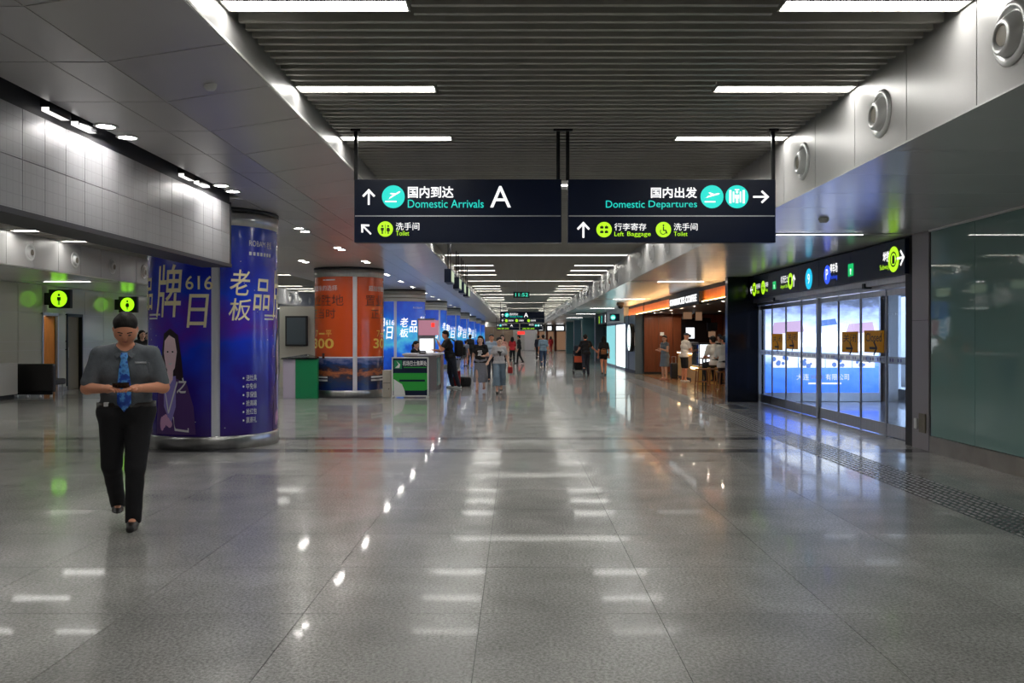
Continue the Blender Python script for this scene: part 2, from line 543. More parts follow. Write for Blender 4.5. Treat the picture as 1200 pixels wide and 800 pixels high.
def icon(kind, parent, frame, cx, cy, r, disc_mat, ink, d=0.004):
    """a round pictogram: disc as one part, its figure as another"""
    dm = MB(); dm.flat(circle(cx, cy, r), frame, d)
    o = dm.build('pictogram_disc', disc_mat, parent)
    g = MB(); e = d + 0.003
    def F(p): g.flat(p, frame, e)
    if kind == 'arrive':
        F(xf(PLANE, cx + 0.05 * r, cy + 0.12 * r, r * 0.72, 0.5)); F([(cx - r * .72, cy - r * .48), (cx + r * .3, cy - r * .48), (cx + r * .3, cy - r * .36), (cx - r * .72, cy - r * .36)])
    elif kind == 'depart':
        F(xf(PLANE, cx, cy + 0.1 * r, r * 0.75, 0.22)); F([(cx - r * .65, cy - r * .5), (cx + r * .3, cy - r * .5), (cx + r * .3, cy - r * .38), (cx - r * .65, cy - r * .38)])
    elif kind == 'gate':
        for sx in (-1, 1):
            F([(cx + sx * r * .58 - r * .1, cy - r * .58), (cx + sx * r * .58 + r * .1, cy - r * .58), (cx + sx * r * .58 + r * .1, cy + r * .58), (cx + sx * r * .58 - r * .1, cy + r * .58)])
            F([(cx + sx * r * .3 - r * .07, cy - r * .5), (cx + sx * r * .3 + r * .07, cy - r * .5), (cx + sx * r * .3 + r * .07, cy + r * .45), (cx + sx * r * .3 - r * .07, cy + r * .45)])
        F(xf(MAN, cx, cy - r * .05, r * .55)); F(circle(cx, cy + r * .4, r * .12, 12))
        F([(cx - r * .2, cy + r * .55), (cx + r * .2, cy + r * .55), (cx + r * .2, cy + r * .66), (cx - r * .2, cy + r * .66)])
    elif kind == 'toilet':
        F(xf(MAN, cx - r * .38, cy - r * .08, r * .6)); F(circle(cx - r * .38, cy + r * .38, r * .13, 12))
        F(xf(LADY, cx + r * .38, cy - r * .08, r * .6)); F(circle(cx + r * .38, cy + r * .38, r * .13, 12))
        F([(cx - r * .03, cy - r * .6), (cx + r * .03, cy - r * .6), (cx + r * .03, cy + r * .6), (cx - r * .03, cy + r * .6)])
    elif kind in ('man', 'lady'):
        F(xf(MAN if kind == 'man' else LADY, cx, cy - r * .08, r * .72)); F(circle(cx, cy + r * .48, r * .16, 14))
    elif kind == 'bags':
        for sx in (-1, 1):
            for sy in (-1, 1):
                a, b = cx + sx * r * .3, cy + sy * r * .3
                F([(a - r * .22, b - r * .17), (a + r * .22, b - r * .17), (a + r * .22, b + r * .13), (a - r * .22, b + r * .13)])
                F([(a - r * .08, b + r * .15), (a + r * .08, b + r * .15), (a + r * .08, b + r * .22), (a - r * .08, b + r * .22)])
    elif kind == 'wheel':
        F(circle(cx, cy + r * .55, r * .12, 12))
        F([(cx - r * .08, cy + r * .38), (cx + r * .08, cy + r * .38), (cx + r * .08, cy - r * .02), (cx + r * .36, cy - r * .02), (cx + r * .55, cy - r * .5), (cx + r * .4, cy - r * .56), (cx + r * .25, cy - r * .18), (cx - r * .08, cy - r * .18)])
        ring = circle(cx - r * .05, cy - r * .25, r * .42, 20); inn = circle(cx - r * .05, cy - r * .25, r * .31, 20)
        for i in range(8, 20):
            j = (i + 1) % 20
            F([ring[i], ring[j], inn[j], inn[i]])
    elif kind == 'bus':
        F([(cx - r * .42, cy - r * .4), (cx + r * .42, cy - r * .4), (cx + r * .42, cy + r * .5), (cx - r * .42, cy + r * .5)])
        F([(cx - r * .3, cy - r * .58), (cx - r * .12, cy - r * .58), (cx - r * .12, cy - r * .4), (cx - r * .3, cy - r * .4)])
        F([(cx + r * .12, cy - r * .58), (cx + r * .3, cy - r * .58), (cx + r * .3, cy - r * .4), (cx + r * .12, cy - r * .4)])
    elif kind == 'metro':
        ring = circle(cx, cy, r * .6, 24); inn = circle(cx, cy, r * .48, 24)
        for i in range(24):
            F([ring[i], ring[(i + 1) % 24], inn[(i + 1) % 24], inn[i]])
        F([(cx - r * .25, cy - r * .35), (cx + r * .25, cy - r * .35), (cx + r * .2, cy + r * .3), (cx - r * .2, cy + r * .3)])
    if g.v:
        g.build('pictogram', ink, o)
    return o

def arrow(parent, frame, cx, cy, s, ang, mat='sign_white'):
    m = MB(); m.flat(xf(ARROW, cx, cy, s, ang), frame, 0.004)
    return m.build('arrow', mat, parent)


PRE = ['国内到达', 'Domestic Arrivals', 'A', '洗手间', 'Toilet', '国内出发', 'Domestic Departures', '行李寄存', 'Left Baggage', '老', '板', '品', '牌', '616', '日',
       '之', 'ROBAM', '老板', '送灶具', '中免单', '享保值', '抢高端', '抢红包', '赢豪礼', '置业胜地', '正当时', '300', '7', '平', '超越想象的选择', '机场巴士', 'Airport Bus', '9', 'P', '停车场', 'Parking',
       '地铁', 'Subway', '出口', 'Closed', '关闭', '机场巴士售票处', 'STARBUCKS COFFEE', '11:52', '大连', '有限公司', 'Domestic', 'Arrivals', 'Departures', 'Left', 'Baggage']
for s_ in PRE:
    text_data(s_)
for s_ in ('老', '板', '品', '牌', '日', 'A', 'STARBUCKS COFFEE', '机场巴士售票处', '300'):
    text_data(s_, 0.02)
for s_ in ('老', '板', '品', '牌', '日', '之'):
    text_data(s_, 0.007, 0.12)

# grid printed into a satin metal face (fine mosaic lines)
def grid_mat(name, col, rough, py_, pz_, metal=0.3):
    m = mk(name, col, rough, metal)
    nt = m.node_tree; b = nt.nodes['Principled BSDF']
    geo = nt.nodes.new('ShaderNodeNewGeometry')
    sx = nt.nodes.new('ShaderNodeSeparateXYZ'); nt.links.new(geo.outputs['Position'], sx.inputs[0])
    fy = math_node(nt, 'GREATER_THAN', math_node(nt, 'FRACT', math_node(nt, 'MULTIPLY', math_node(nt, 'ADD', sx.outputs[1], 50), 1 / py_)), 0.1)
    fz = math_node(nt, 'GREATER_THAN', math_node(nt, 'FRACT', math_node(nt, 'MULTIPLY', math_node(nt, 'ADD', sx.outputs[2], 50), 1 / pz_)), 0.08)
    f = math_node(nt, 'MULTIPLY_ADD', math_node(nt, 'MINIMUM', fy, fz), 0.14, 0.86)
    mx = nt.nodes.new('ShaderNodeVectorMath'); mx.operation = 'SCALE'; mx.inputs[0].default_value = col[:3]
    nt.links.new(f, mx.inputs['Scale']); nt.links.new(mx.outputs[0], b.inputs['Base Color'])
grid_mat('bulkhead_panel', (0.37, 0.37, 0.39), 0.34, 0.08, 0.096)

# ------------------------------------------------------------------ large structure
Y0, Y1 = -8.0, 105.0
BANDS = [1.85 + 10.5 * k for k in range(10)]
XL, XR = -1.9, 2.9          # slatted ceiling between the fasciae
ZC = 3.68

fl = MB(); fl.box(-14, 14, Y0, 13.6, -0.06, -0.004)
floor = struct('floor', fl, 'joint')
m_ = MB(); m_.box(-14, 14, Y0, 0.925, -0.05, 0); m_.build('floor_slab', 'granite_far', floor)
m_ = MB(); m_.box(-14, 12, 13.6, Y1 + 2, -0.06, 0); m_.build('floor_slab', 'granite_far', floor)
rows = [(0.93 + k, 1.93 + k, 'granite') for k in range(10)] + [(10.93, 11.83, 'granite'), (11.83, 12.18, 'granite_dark'), (12.18, 13.28, 'granite'), (13.28, 13.6, 'granite_dark')]
tm = {}
for ya, yb, mt in rows:
    for k in range(-13, 6):
        xa = -0.205 + 0.995 * k
        if abs(xa + 0.5) > 0.62 * yb + 2.2:
            continue
        key = (round(yb - ya, 2), mt)
        if key not in tm:
            q = MB(); q.box(0.002, 0.993, 0.002, yb - ya - 0.002, -0.03, 0)
            tm[key] = q.mesh('floor_tile', mt)
        piece('floor_tile', tm[key], floor, (xa, ya, 0))
m_ = MB()
for k in range(1, 9):
    for a, b in ((11.83, 12.18), (13.28, 13.6)):
        m_.box(-13, 5.0, a + 10.5 * k, b + 10.5 * k, 0, 0.002)
m_.build('floor_band', 'granite_dark', floor)['kind'] = 'stuff'

# ceiling over the hall: dark void, slats, cross panels
c_ = MB(); c_.box(XL - 0.1, XR + 0.1, Y0, Y1, 3.82, 3.9)
ceiling = struct('ceiling', c_, 'void_dark')
SHORT = {0: (5.66, 7.56, 9.44), -1: (-4.75, -2.9, -1.0)}
for k in range(1, 10):
    SHORT[k] = tuple(BANDS[k] + d for d in (3.3, 5.3, 7.25))
LXS = (XL + 0.01, -0.70); RXS = (1.70, XR - 0.01)
all_short = [y for v in SHORT.values() for y in v]
sm = {}
def slat_mesh(x0, x1):
    key = (x0, x1)
    if key not in sm:
        q = MB(); q.box(x0, x1, -0.02, 0.02, ZC, ZC + 0.11)
        sm[key] = q.mesh('ceiling_slat', 'slat')
    return sm[key]
far = MB()
y = 1.0
while y < 85:
    y += 0.15
    if any(abs(y - b) < 0.36 for b in BANDS):
        continue
    seg = (XL + 0.02, XR - 0.02)
    if any(abs(y - s_) < 0.15 for s_ in all_short):
        seg = (LXS[1] + 0.02, RXS[0] - 0.02)
    if y < 33:
        piece('ceiling_slat', slat_mesh(*seg), ceiling, (0, y, 0))
    else:
        far.box(seg[0], seg[1], y - 0.02, y + 0.02, ZC, ZC + 0.11)
o_ = far.build('ceiling_slat', 'slat', ceiling); o_['kind'] = 'stuff'
for k, b in enumerate(BANDS):
    q = MB(); q.box(XL, XR, b - 0.34, b - 0.085, ZC, ZC + 0.03); q.box(XL, XR, b + 0.085, b + 0.34, ZC, ZC + 0.03);
    q.build('cross_panel', 'panel_white', ceiling)

# right fascia: white metal panels with round air nozzles
f_ = MB(); f_.box(XR + 0.0205, XR + 0.12, Y0, Y1, 3.10, 3.9)
fascia = struct('trim_right', f_, 'joint_light')
q = MB(); q.box(0, 0.02, 0.004, 0.992, 0.012, 0.8)
pm = q.mesh('fascia_panel', 'fascia_white')
for k in range(0, 48):
    piece('fascia_panel', pm, fascia, (XR, 0.55 + k, 3.0))
q = MB()
for k in range(48, 104):
    q.box(XR, XR + 0.02, 0.554 + k, 1.542 + k, 3.0, 3.8)
q.build('fascia_panel', 'fascia_white', fascia)['kind'] = 'stuff'

# right soffit
s_ = MB(); s_.box(XR + 0.021, 14, Y0, Y1, 3.014, 3.1)
soffit_r = struct('ceiling_right', s_, 'joint_light')
q = MB(); q.box(-0.03, 2.72, 0.003, 0.997, 0, 0.012)
pm = q.mesh('soffit_panel', 'soffit_right')
q = MB(); q.box(0, 0.025, 0.0, 1.0, -0.02, 0.012)
for k in range(-2, 44):
    piece('soffit_panel', pm, soffit_r, (XR + 0.03, k - 0.15, 3.0))
q = MB()
for k in range(44, 105):
    q.box(XR + 0.03, 6.5, k - 0.147, k + 0.847, 3.0, 3.012)
q.build('soffit_panel', 'soffit_right', soffit_r)['kind'] = 'stuff'

# left soffit between the two halls: tilted edge panels and flat panels
s_ = MB()
s_.box(-6.95, -1.92, Y0, Y1, 3.50, 3.9)
soffit_l = struct('ceiling_left', s_, 'joint_light')
PROF = {'edge': ((-1.9, 3.47), (-2.675, 3.352)), 'flat_a': ((-2.685, 3.35), (-3.055, 3.35)), 'flat_b': ((-3.065, 3.35), (-3.575, 3.35)),
        'flat_c': ((-3.585, 3.35), (-4.44, 3.35)), 'flat_d': ((-4.45, 3.35), (-6.195, 3.35)), 'far_edge': ((-6.205, 3.352), (-7.0, 3.47))}
def panel_box(mb, a, b, y0, y1, t=0.004):
    (xa, za), (xb, zb) = a, b
    mb.add([(xa, y0, za), (xb, y0, zb), (xb, y1, zb), (xa, y1, za), (xa, y0, za + t), (xb, y0, zb + t), (xb, y1, zb + t), (xa, y1, za + t)],
           [(0, 1, 2, 3), (7, 6, 5, 4), (0, 4, 5, 1), (1, 5, 6, 2), (2, 6, 7, 3), (3, 7, 4, 0)])
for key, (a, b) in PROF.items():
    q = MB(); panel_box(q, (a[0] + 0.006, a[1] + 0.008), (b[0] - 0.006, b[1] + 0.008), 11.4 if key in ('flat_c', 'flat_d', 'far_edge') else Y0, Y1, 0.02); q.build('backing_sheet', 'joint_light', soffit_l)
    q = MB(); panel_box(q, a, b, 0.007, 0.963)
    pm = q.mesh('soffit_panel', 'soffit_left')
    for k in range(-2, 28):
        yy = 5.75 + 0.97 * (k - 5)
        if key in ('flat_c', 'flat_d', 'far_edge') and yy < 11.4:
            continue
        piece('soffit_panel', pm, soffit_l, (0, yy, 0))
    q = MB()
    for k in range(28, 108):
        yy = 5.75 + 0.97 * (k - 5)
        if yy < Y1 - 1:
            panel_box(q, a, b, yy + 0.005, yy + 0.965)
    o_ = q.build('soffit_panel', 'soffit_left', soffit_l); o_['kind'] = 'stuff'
q = MB(); q.box(-1.93, -1.9, Y0, Y1, 3.47, 3.85); q.build('edge_lip', 'fascia_white', soffit_l)
q = MB(); q.box(-7.0, -6.97, Y0, Y1, 3.47, 3.85); q.build('edge_lip', 'fascia_white', soffit_l)

# bulkhead box beam beside the near soffit
b_ = MB(); b_.box(-4.07, -3.73, Y0, 11.4, 2.47, 3.5)
bulk = struct('wall_bulkhead', b_, 'dark_trim')
q = MB(); q.box(0, 0.012, 0.003, 0.315, 0.003, 0.382)
pm = q.mesh('bulkhead_panel', 'bulkhead_panel')
for k in range(-2, 30):
    yy = 11.38 - 0.318 * (k + 1) + 0.0
    for r in range(2):
        if yy > 2.0:
            piece('bulkhead_panel', pm, bulk, (-3.732, yy, 2.50 + 0.385 * r)) if yy < 11.1 else None
q = MB(); q.box(-4.09, -3.715, 11.39, 11.42, 2.46, 3.3); q.build('end_cap', 'dark_trim', bulk)
q = MB(); q.box(-4.09, -3.70, Y0, 11.4, 2.455, 2.498); q.build('bottom_trim', 'dark_trim', bulk)

# second hall beyond the columns
c_ = MB(); c_.box(-10.3, -6.9, Y0, Y1, 3.82, 3.9)
ceil2 = struct('ceiling_side', c_, 'void_dark')
q = MB(); y = 8.0
while y < 60:
    y += 0.3
    if not any(abs(y - s_) < 0.17 for s_ in all_short):
        q.box(-10.18, -7.02, y - 0.05, y + 0.05, ZC, ZC + 0.1)
q.build('ceiling_slat', 'slat', ceil2)['kind'] = 'stuff'
f_ = MB(); f_.box(-10.32, -10.22, Y0, Y1, 3.0, 3.9)
fas2 = struct('trim_left', f_, 'joint_light')
q = MB(); q.box(0, 0.02, 0.004, 0.992, 0.012, 0.8)
pm = q.mesh('fascia_panel', 'fascia_white')
for k in range(12, 46):
    piece('fascia_panel', pm, fas2, (-10.22, 0.55 + k, 3.0))
q = MB(); q.box(-10.22, -10.2, 46.55, Y1, 3.0, 3.8); q.box(-10.22, -10.2, Y0, 12.5, 3.0, 3.8)
q.build('fascia_board', 'panel_white', fas2)
s_ = MB(); s_.box(-13.4, -10.325, Y0, Y1, 3.0, 3.1)
struct('ceiling_far_left', s_, 'soffit_right')
w_ = MB(); w_.box(-13.5, -13.23, Y0, 24.42, 0, 3.0); w_.box(-13.5, -13.23, 25.25, 25.75, 0, 3.0); w_.box(-13.5, -13.23, 26.65, Y1, 0, 3.0)
w_.box(-13.5, -13.23, 24.42, 26.65, 2.2, 3.0); w_.box(-15.2, -15.0, 23, 28, 0, 3.0); w_.box(-15.2, -13.5, 22.8, 23, 0, 3); w_.box(-15.2, -13.5, 28, 28.2, 0, 3); w_.box(-15.2, -13.5, 22.8, 28.2, 2.8, 3)
w_.box(-15.2, -13.5, 22.8, 28.2, -0.06, 0)
wall_left = struct('wall_left', w_, 'wall_plain')
pmesh = {}
for (za, zb) in ((0.12, 1.18), (1.2, 1.42), (1.44, 2.2), (2.22, 2.98)):
    q = MB(); q.box(-0.03, 0, 0.006, 1.194, za, zb)
    pmesh[(za, zb)] = q.mesh('wall_panel', 'wall_gloss')
for k in range(28):
    yy = 14.84 + 1.2 * k
    for (za, zb), me in pmesh.items():
        if za < 2.2 and 24.0 < yy + 0.6 < 26.8:
            continue
        piece('wall_panel', me, wall_left, (-13.2, yy, 0))
for ya, yb in ((24.26 + 0.18, 24.44), (25.25, 25.75), (26.65, 26.84)):
    for (za, zb) in pmesh:
        if za < 2.2 and yb > ya:
            q = MB(); q.box(-13.23, -13.2, ya, yb, za, zb); q.build('wall_panel', 'wall_gloss', wall_left)
q = MB(); q.box(-13.22, -13.17, Y0, 24.42, 0, 0.12); q.box(-13.22, -13.17, 25.25, 25.75, 0, 0.12); q.box(-13.22, -13.17, 26.65, Y1, 0, 0.12)
struct('baseboard_left', q, 'steel_kick')
t_ = None
# restroom doorways: an orange wood leaf standing open, a grey leaf
d_ = MB(); d_.box(-13.5, -13.17, 24.40, 24.46, 0, 2.22); d_.box(-13.5, -13.17, 25.21, 25.27, 0, 2.22); d_.box(-13.5, -13.17, 24.40, 25.27, 2.16, 2.24)
d1 = struct('door_1', d_, 'alu')
q = MB(); q.bevbox(-14.15, -13.24, 25.14, 25.19, 0.01, 2.15, 0.006); lf = q.build('door_leaf', 'wood_orange', d1)
q = MB(); q.tube([(-13.95, 25.13, 1.0), (-13.95, 25.09, 1.0), (-13.95, 25.09, 1.25), (-13.95, 25.13, 1.25)], 0.012); q.build('door_handle', 'steel', lf)
d_ = MB(); d_.box(-13.5, -13.17, 25.73, 25.79, 0, 2.22); d_.box(-13.5, -13.17, 26.61, 26.67, 0, 2.22); d_.box(-13.5, -13.17, 25.73, 26.67, 2.16, 2.24)
d2 = struct('door_2', d_, 'black_metal')
q = MB(); q.bevbox(-13.32, -13.27, 25.80, 26.60, 0.01, 2.15, 0.006); lf = q.build('door_leaf', 'door_grey', d2)
q = MB(); q.tube([(-13.26, 25.9, 0.95), (-13.22, 25.9, 0.95), (-13.22, 25.9, 1.25), (-13.26, 25.9, 1.25)], 0.012); q.build('door_handle', 'steel', lf)

# right wall: back-painted glass panels over a steel kick plate
w_ = MB(); w_.box(5.63, 5.75, Y0, 11.9, 0, 3.0)
wall_right = struct('wall_right', w_, 'dark_trim')
q = MB(); q.box(0, 0.03, 0.004, 1.146, 0.22, 2.985)
pm = q.mesh('glass_panel', 'backpainted_glass')
for k in range(9):
    piece('glass_panel', pm, wall_right, (5.6, 11.9 - 1.15 * (k + 1), 0))
q = MB(); q.box(5.58, 5.63, Y0, 11.9, 0, 0.215)
struct('baseboard_right', q, 'steel_kick')
q = MB(); q.box(5.57, 5.6, Y0, 11.9, 2.975, 3.0); struct('trim_1', q, 'panel_white')
q = MB(); q.bevbox(5.58, 6.1, 11.92, 12.42, 0, 3.0, 0.006)
pil = struct('pillar_grey', q, 'grey_pillar')
q = MB(); q.box(5.575, 5.59, 11.93, 12.41, 1.78, 1.785); q.box(5.6, 5.9, 11.9, 11.92, 0, 3); q.build('joint_line', 'dark_trim', pil)
q = MB(); q.box(5.56, 5.58, 11.99, 12.17, 0.24, 0.5); gr = q.build('grille_cover', 'door_grey', pil)
q = MB(); q.box(5.55, 5.58, 12.22, 12.30, 0.28, 0.42); q.build('socket_box', 'white', pil)
q = MB(); q.box(5.62, 6.05, 12.42, 12.72, 0, 3.0); struct('dark_gap_block', q, 'black')  # black block put in for the dark gap beside the doors

# dark pillar between the doors and the cafe
q = MB(); q.bevbox(5.04, 5.9, 21.05, 21.3, 0, 3.0, 0.008); struct('pillar_dark', q, 'navy_pillar')
# back and end walls
q = MB(); q.box(-14, 14, Y0 - 0.2, Y0, 0, 3.9); struct('wall_back', q, 'wall_plain')
q = MB(); q.box(-14, 14, Y1, Y1 + 0.2, 0, 3.9); endw = struct('wall_end', q, 'wall_plain')
q = MB()
for k in range(3):
    q = MB(); q.box(-3.9 + 1.15 * k, -2.77 + 1.15 * k, Y1 - 3, Y1 - 2.9, 0, 2.75); q.build('wood_panel', 'brown_end', endw)
q = MB(); q.bevbox(0.85, 2.1, Y1 - 4, Y1 - 2.8, 0, 3.0, 0.05); struct('pillar_end', q, 'panel_white')

# ------------------------------------------------------------------ ceiling lights
def strip_light(x0, x1, y, z, label, group, w=0.17):
    t = thing('strip_light', label, 'light', ((x0 + x1) / 2, y, z), group)
    q = MB(); h = (x1 - x0) / 2
    q.box(-h, h, -w / 2 - 0.012, -w / 2, 0, 0.1); q.box(-h, h, w / 2, w / 2 + 0.012, 0, 0.1); q.box(-h, h, -w / 2, w / 2, 0.06, 0.12)
    q.box(-h, -h + 0.012, -w / 2, w / 2, 0, 0.06); q.box(h - 0.012, h, -w / 2, w / 2, 0, 0.06)
    q.build('housing', 'slat', t, local=True)
    q = MB(); q.box(-h + 0.012, h - 0.012, -w / 2, w / 2, 0.012, 0.03); q.build('diffuser', 'strip_glow', t, local=True)
    return t
pl = strip_light(LXS[0], LXS[1], 0, ZC, '', '')
pf = strip_light(XL + 0.02, XR - 0.02, 0, ZC, '', '', 0.13)
used = {'s': 0, 'f': 0}
for k in sorted(SHORT):
    for i, y in enumerate(SHORT[k]):
        for side, x0 in (('left', LXS), ('right', RXS)):
            n = nth((k * 3 + i)) if k >= 0 else None
            lb = f'short strip light along the {side} edge of the slatted ceiling, {n} from the camera' if n else f'short ceiling strip light by the {side} fascia, {nth(i)} of three behind the camera'
            o = pl if used['s'] == 0 else dup(pl, (0, 0, 0), '')
            used['s'] = 1
            o.location = ((x0[0] + x0[1]) / 2, y, ZC); o['label'] = lb; o['group'] = 'short strip lights of the hall ceiling'
for k, b in enumerate(BANDS):
    o = pf if used['f'] == 0 else dup(pf, (0, 0, 0), '')
    used['f'] = 1
    o.location = ((XL + XR) / 2, b, ZC)
    o['label'] = f'full-width strip light across the hall ceiling, {nth(k)} cross panel from the camera'
    o['group'] = 'full-width strip lights of the hall ceiling'
n = 0
for k in range(0, 4):
    for y in SHORT[k]:
        for x in (-9.55, -7.62):
            if k == 0 and y < 7: continue
            dup(pl, (x, y, ZC), f'short strip light in the side hall ceiling, {"by the vents" if x < -9 else "by the columns"}, {nth(n // 2)} row', 'strip lights of the side hall')
            n += 1

def downlight(x, y, z, label, group):
    t = thing('downlight', label, 'light', (x, y, z), group)
    q = MB(); q.lathe([(0.074, 0.002), (0.098, 0.0), (0.102, -0.006), (0.092, -0.012), (0.074, -0.010)], 20); q.build('trim_ring', 'white', t, True, local=True)
    q = MB(); q.lathe([(0.0, -0.004), (0.075, -0.004)], 20); q.lathe([(0.0, 0.002), (0.075, 0.002)], 20); q.build('lens', 'down_glow', t, local=True)
    return t
dl = None
ypairs = [4.4, 7.48, 10.4] + [d + 10.5 * k for k in range(9) for d in (14.5, 17.6, 20.7)]
for i, y in enumerate(ypairs):
    for j in (0, 1):
        lb = f'round downlight beside the bulkhead and columns, {nth(i)} pair from the camera, {"nearer" if j == 0 else "farther"} lamp'
        if dl is None:
            dl = downlight(-3.5 - 0.02 * i, y + 0.42 * j, 3.348, lb, 'downlights in the white soffit')
        else:
            dup(dl, (-3.5 if i < 3 else -3.6 if i < 6 else -3.74, y + 0.42 * j, 3.348), lb, 'downlights in the white soffit')
for i, y in enumerate((20.6, 29.5, 40.0)):
    for j in (0, 1):
        dup(dl, (-5.05, y + 0.42 * j, 3.348), f'round downlight behind the row of columns, {nth(i)} pair, {"nearer" if j == 0 else "farther"} lamp', 'downlights in the white soffit')

wl = None
for i, y in enumerate((4.1, 4.45, 6.95, 7.4, 9.7, 10.15)):
    lb = f'small strip lamp washing the bulkhead, {nth(i // 2)} pair, {"nearer" if i % 2 == 0 else "farther"} lamp'
    if wl is None:
        wl = thing('wash_light', lb, 'light', (-3.65, y, 3.3), 'lamps over the bulkhead')
        q = MB(); q.box(-0.035, 0.035, -0.16, 0.16, 0.03, 0.2); q.box(0.035, 0.042, -0.16, 0.16, 0.0, 0.2); q.build('housing', 'black_metal', wl, local=True)
        q = MB(); q.box(-0.03, 0.034, -0.15, 0.15, 0.0, 0.03); q.build('lens', 'wash_glow', wl, local=True)
    else:
        dup(wl, (-3.65, y, 3.3), lb, 'lamps over the bulkhead')

sl = None
for i, b in enumerate(BANDS[1:7]):
    for side, x, z in (('right', 4.25, 2.985), ('far left', -11.7, 2.985)):
        lb = f'slim slot light across the {side} soffit, {nth(i)} from the camera'
        if sl is None:
            sl = thing('slot_light', lb, 'light', (x, b, z), 'slot lights of the soffits')
            q = MB(); q.box(-1.3, 1.3, -0.05, 0.05, 0.004, 0.014); q.build('housing', 'panel_white', sl, local=True)
            q = MB(); q.box(-0.6, 0.6, -0.02, 0.02, 0.0, 0.004); q.build('diffuser', 'slot_glow', sl, local=True)
        else:
            dup(sl, (x, b, z), lb, 'slot lights of the soffits')

# round air nozzles
def vent(loc, label, rot=0.0):
    t = thing('air_vent', label, 'vent', loc, 'round air nozzles', rot)
    q = MB(); q.lathe([(0.13, 0.03), (0.14, -0.012), (0.165, -0.022), (0.185, -0.012), (0.19, 0.0)], 28, axis='x'); q.build('flange', 'panel_white', t, True, local=True)
    q = MB()
    q.lathe([(0.135, 0.02), (0.128, -0.02), (0.105, -0.055), (0.085, -0.068), (0.075, -0.06), (0.07, 0.0)], 24, axis='x')
    for i, p in enumerate(q.v):
        x, y, z = p
        a = R(14); q.v[i] = (x, y * math.cos(a) - x * math.sin(a), z + 0.35 * min(0, x))
    q.build('nozzle', 'panel_white', t, True, local=True)
    q = MB(); q.lathe([(0.0, -0.052), (0.074, -0.052)], 20, axis='x')
    q.build('throat', 'door_grey', t, local=True)
    return t
vp = None; n = 0
vy = [3.3, 5.15, 7.0, 8.9] + [BANDS[k] + d for k in range(1, 8) for d in (2.6, 4.5, 6.4, 8.2)]
for i, y in enumerate(vy):
    lb = f'round white air nozzle on the right fascia, {nth(i)} from the camera'
    if vp is None: vp = vent((XR - 0.002, y, 3.33), lb)
    else: dup(vp, (XR - 0.002, y, 3.33), lb)
for i, y in enumerate([18.4 + d + 10.5 * k for k in range(4) for d in (0, 1.87, 3.74, 5.6)]):
    dup(vp, (-10.198, y, 3.33), f'round white air nozzle on the side hall fascia, {nth(i)} from the camera', rot=math.pi)

# ------------------------------------------------------------------ columns wrapped in posters
CX, CR = -4.45, 0.90
def arc(mb, r, t0, t1, z0, z1, n=None, zn=1, thick=0.0):
    n = n or max(2, int(abs(t1 - t0) / 4))
    vs = []
    for j in range(zn + 1):
        for i in range(n + 1):
            t = R(t0 + (t1 - t0) * i / n)
            vs.append((r * math.sin(t), -r * math.cos(t), z0 + (z1 - z0) * j / zn))
    fs = [(j * (n + 1) + i, j * (n + 1) + i + 1, (j + 1) * (n + 1) + i + 1, (j + 1) * (n + 1) + i) for j in range(zn) for i in range(n)]
    return mb.add(vs, fs)

def bend(vs, fs, r):
    """(angle in degrees, z) outline wrapped on a cylinder, cut into narrow strips first so that it hugs the curve"""
    bm = bmesh.new()
    bv = [bm.verts.new((a, z, 0)) for a, z in vs]
    for f in fs:
        try: bm.faces.new([bv[i] for i in f])
        except ValueError: pass
    lo, hi = min(a for a, z in vs), max(a for a, z in vs)
    x = math.floor(lo / 4) * 4
    while x < hi:
        if x > lo:
            bmesh.ops.bisect_plane(bm, geom=list(bm.verts) + list(bm.edges) + list(bm.faces), plane_co=(x, 0, 0), plane_no=(1, 0, 0))
        x += 4
    bm.verts.index_update()
    V = [(r * math.sin(R(v.co.x)), -r * math.cos(R(v.co.x)), v.co.y) for v in bm.verts]
    F = [[v.index for v in f.verts] for f in bm.faces]
    bm.free()
    return V, F

def wrap_text(s, mat, parent, t0, t1, z0, z1, r=CR + 0.006, bold=0.0, shear=0.0, flip=False):
    v, f, asp = text_data(s, bold, shear)
    V, F = bend([(t0 + p[0] * (t1 - t0), z0 + p[1] * (z1 - z0)) for p in v], f, r)
    m = MB(); m.add(V, F)
    return m.build('lettering', mat, parent, local=True)

def wrap_poly(name, pts, mat, parent, r=CR + 0.004):
    V, F = bend(pts, [tuple(range(len(pts)))], r)
    m = MB(); m.add(V, F)
    return m.build(name, mat, parent, local=True)

def ell(cx, cz, rx, rz, n=22):
    return [(cx + rx * math.cos(2 * math.pi * k / n), cz + rz * math.sin(2 * math.pi * k / n)) for k in range(n)]

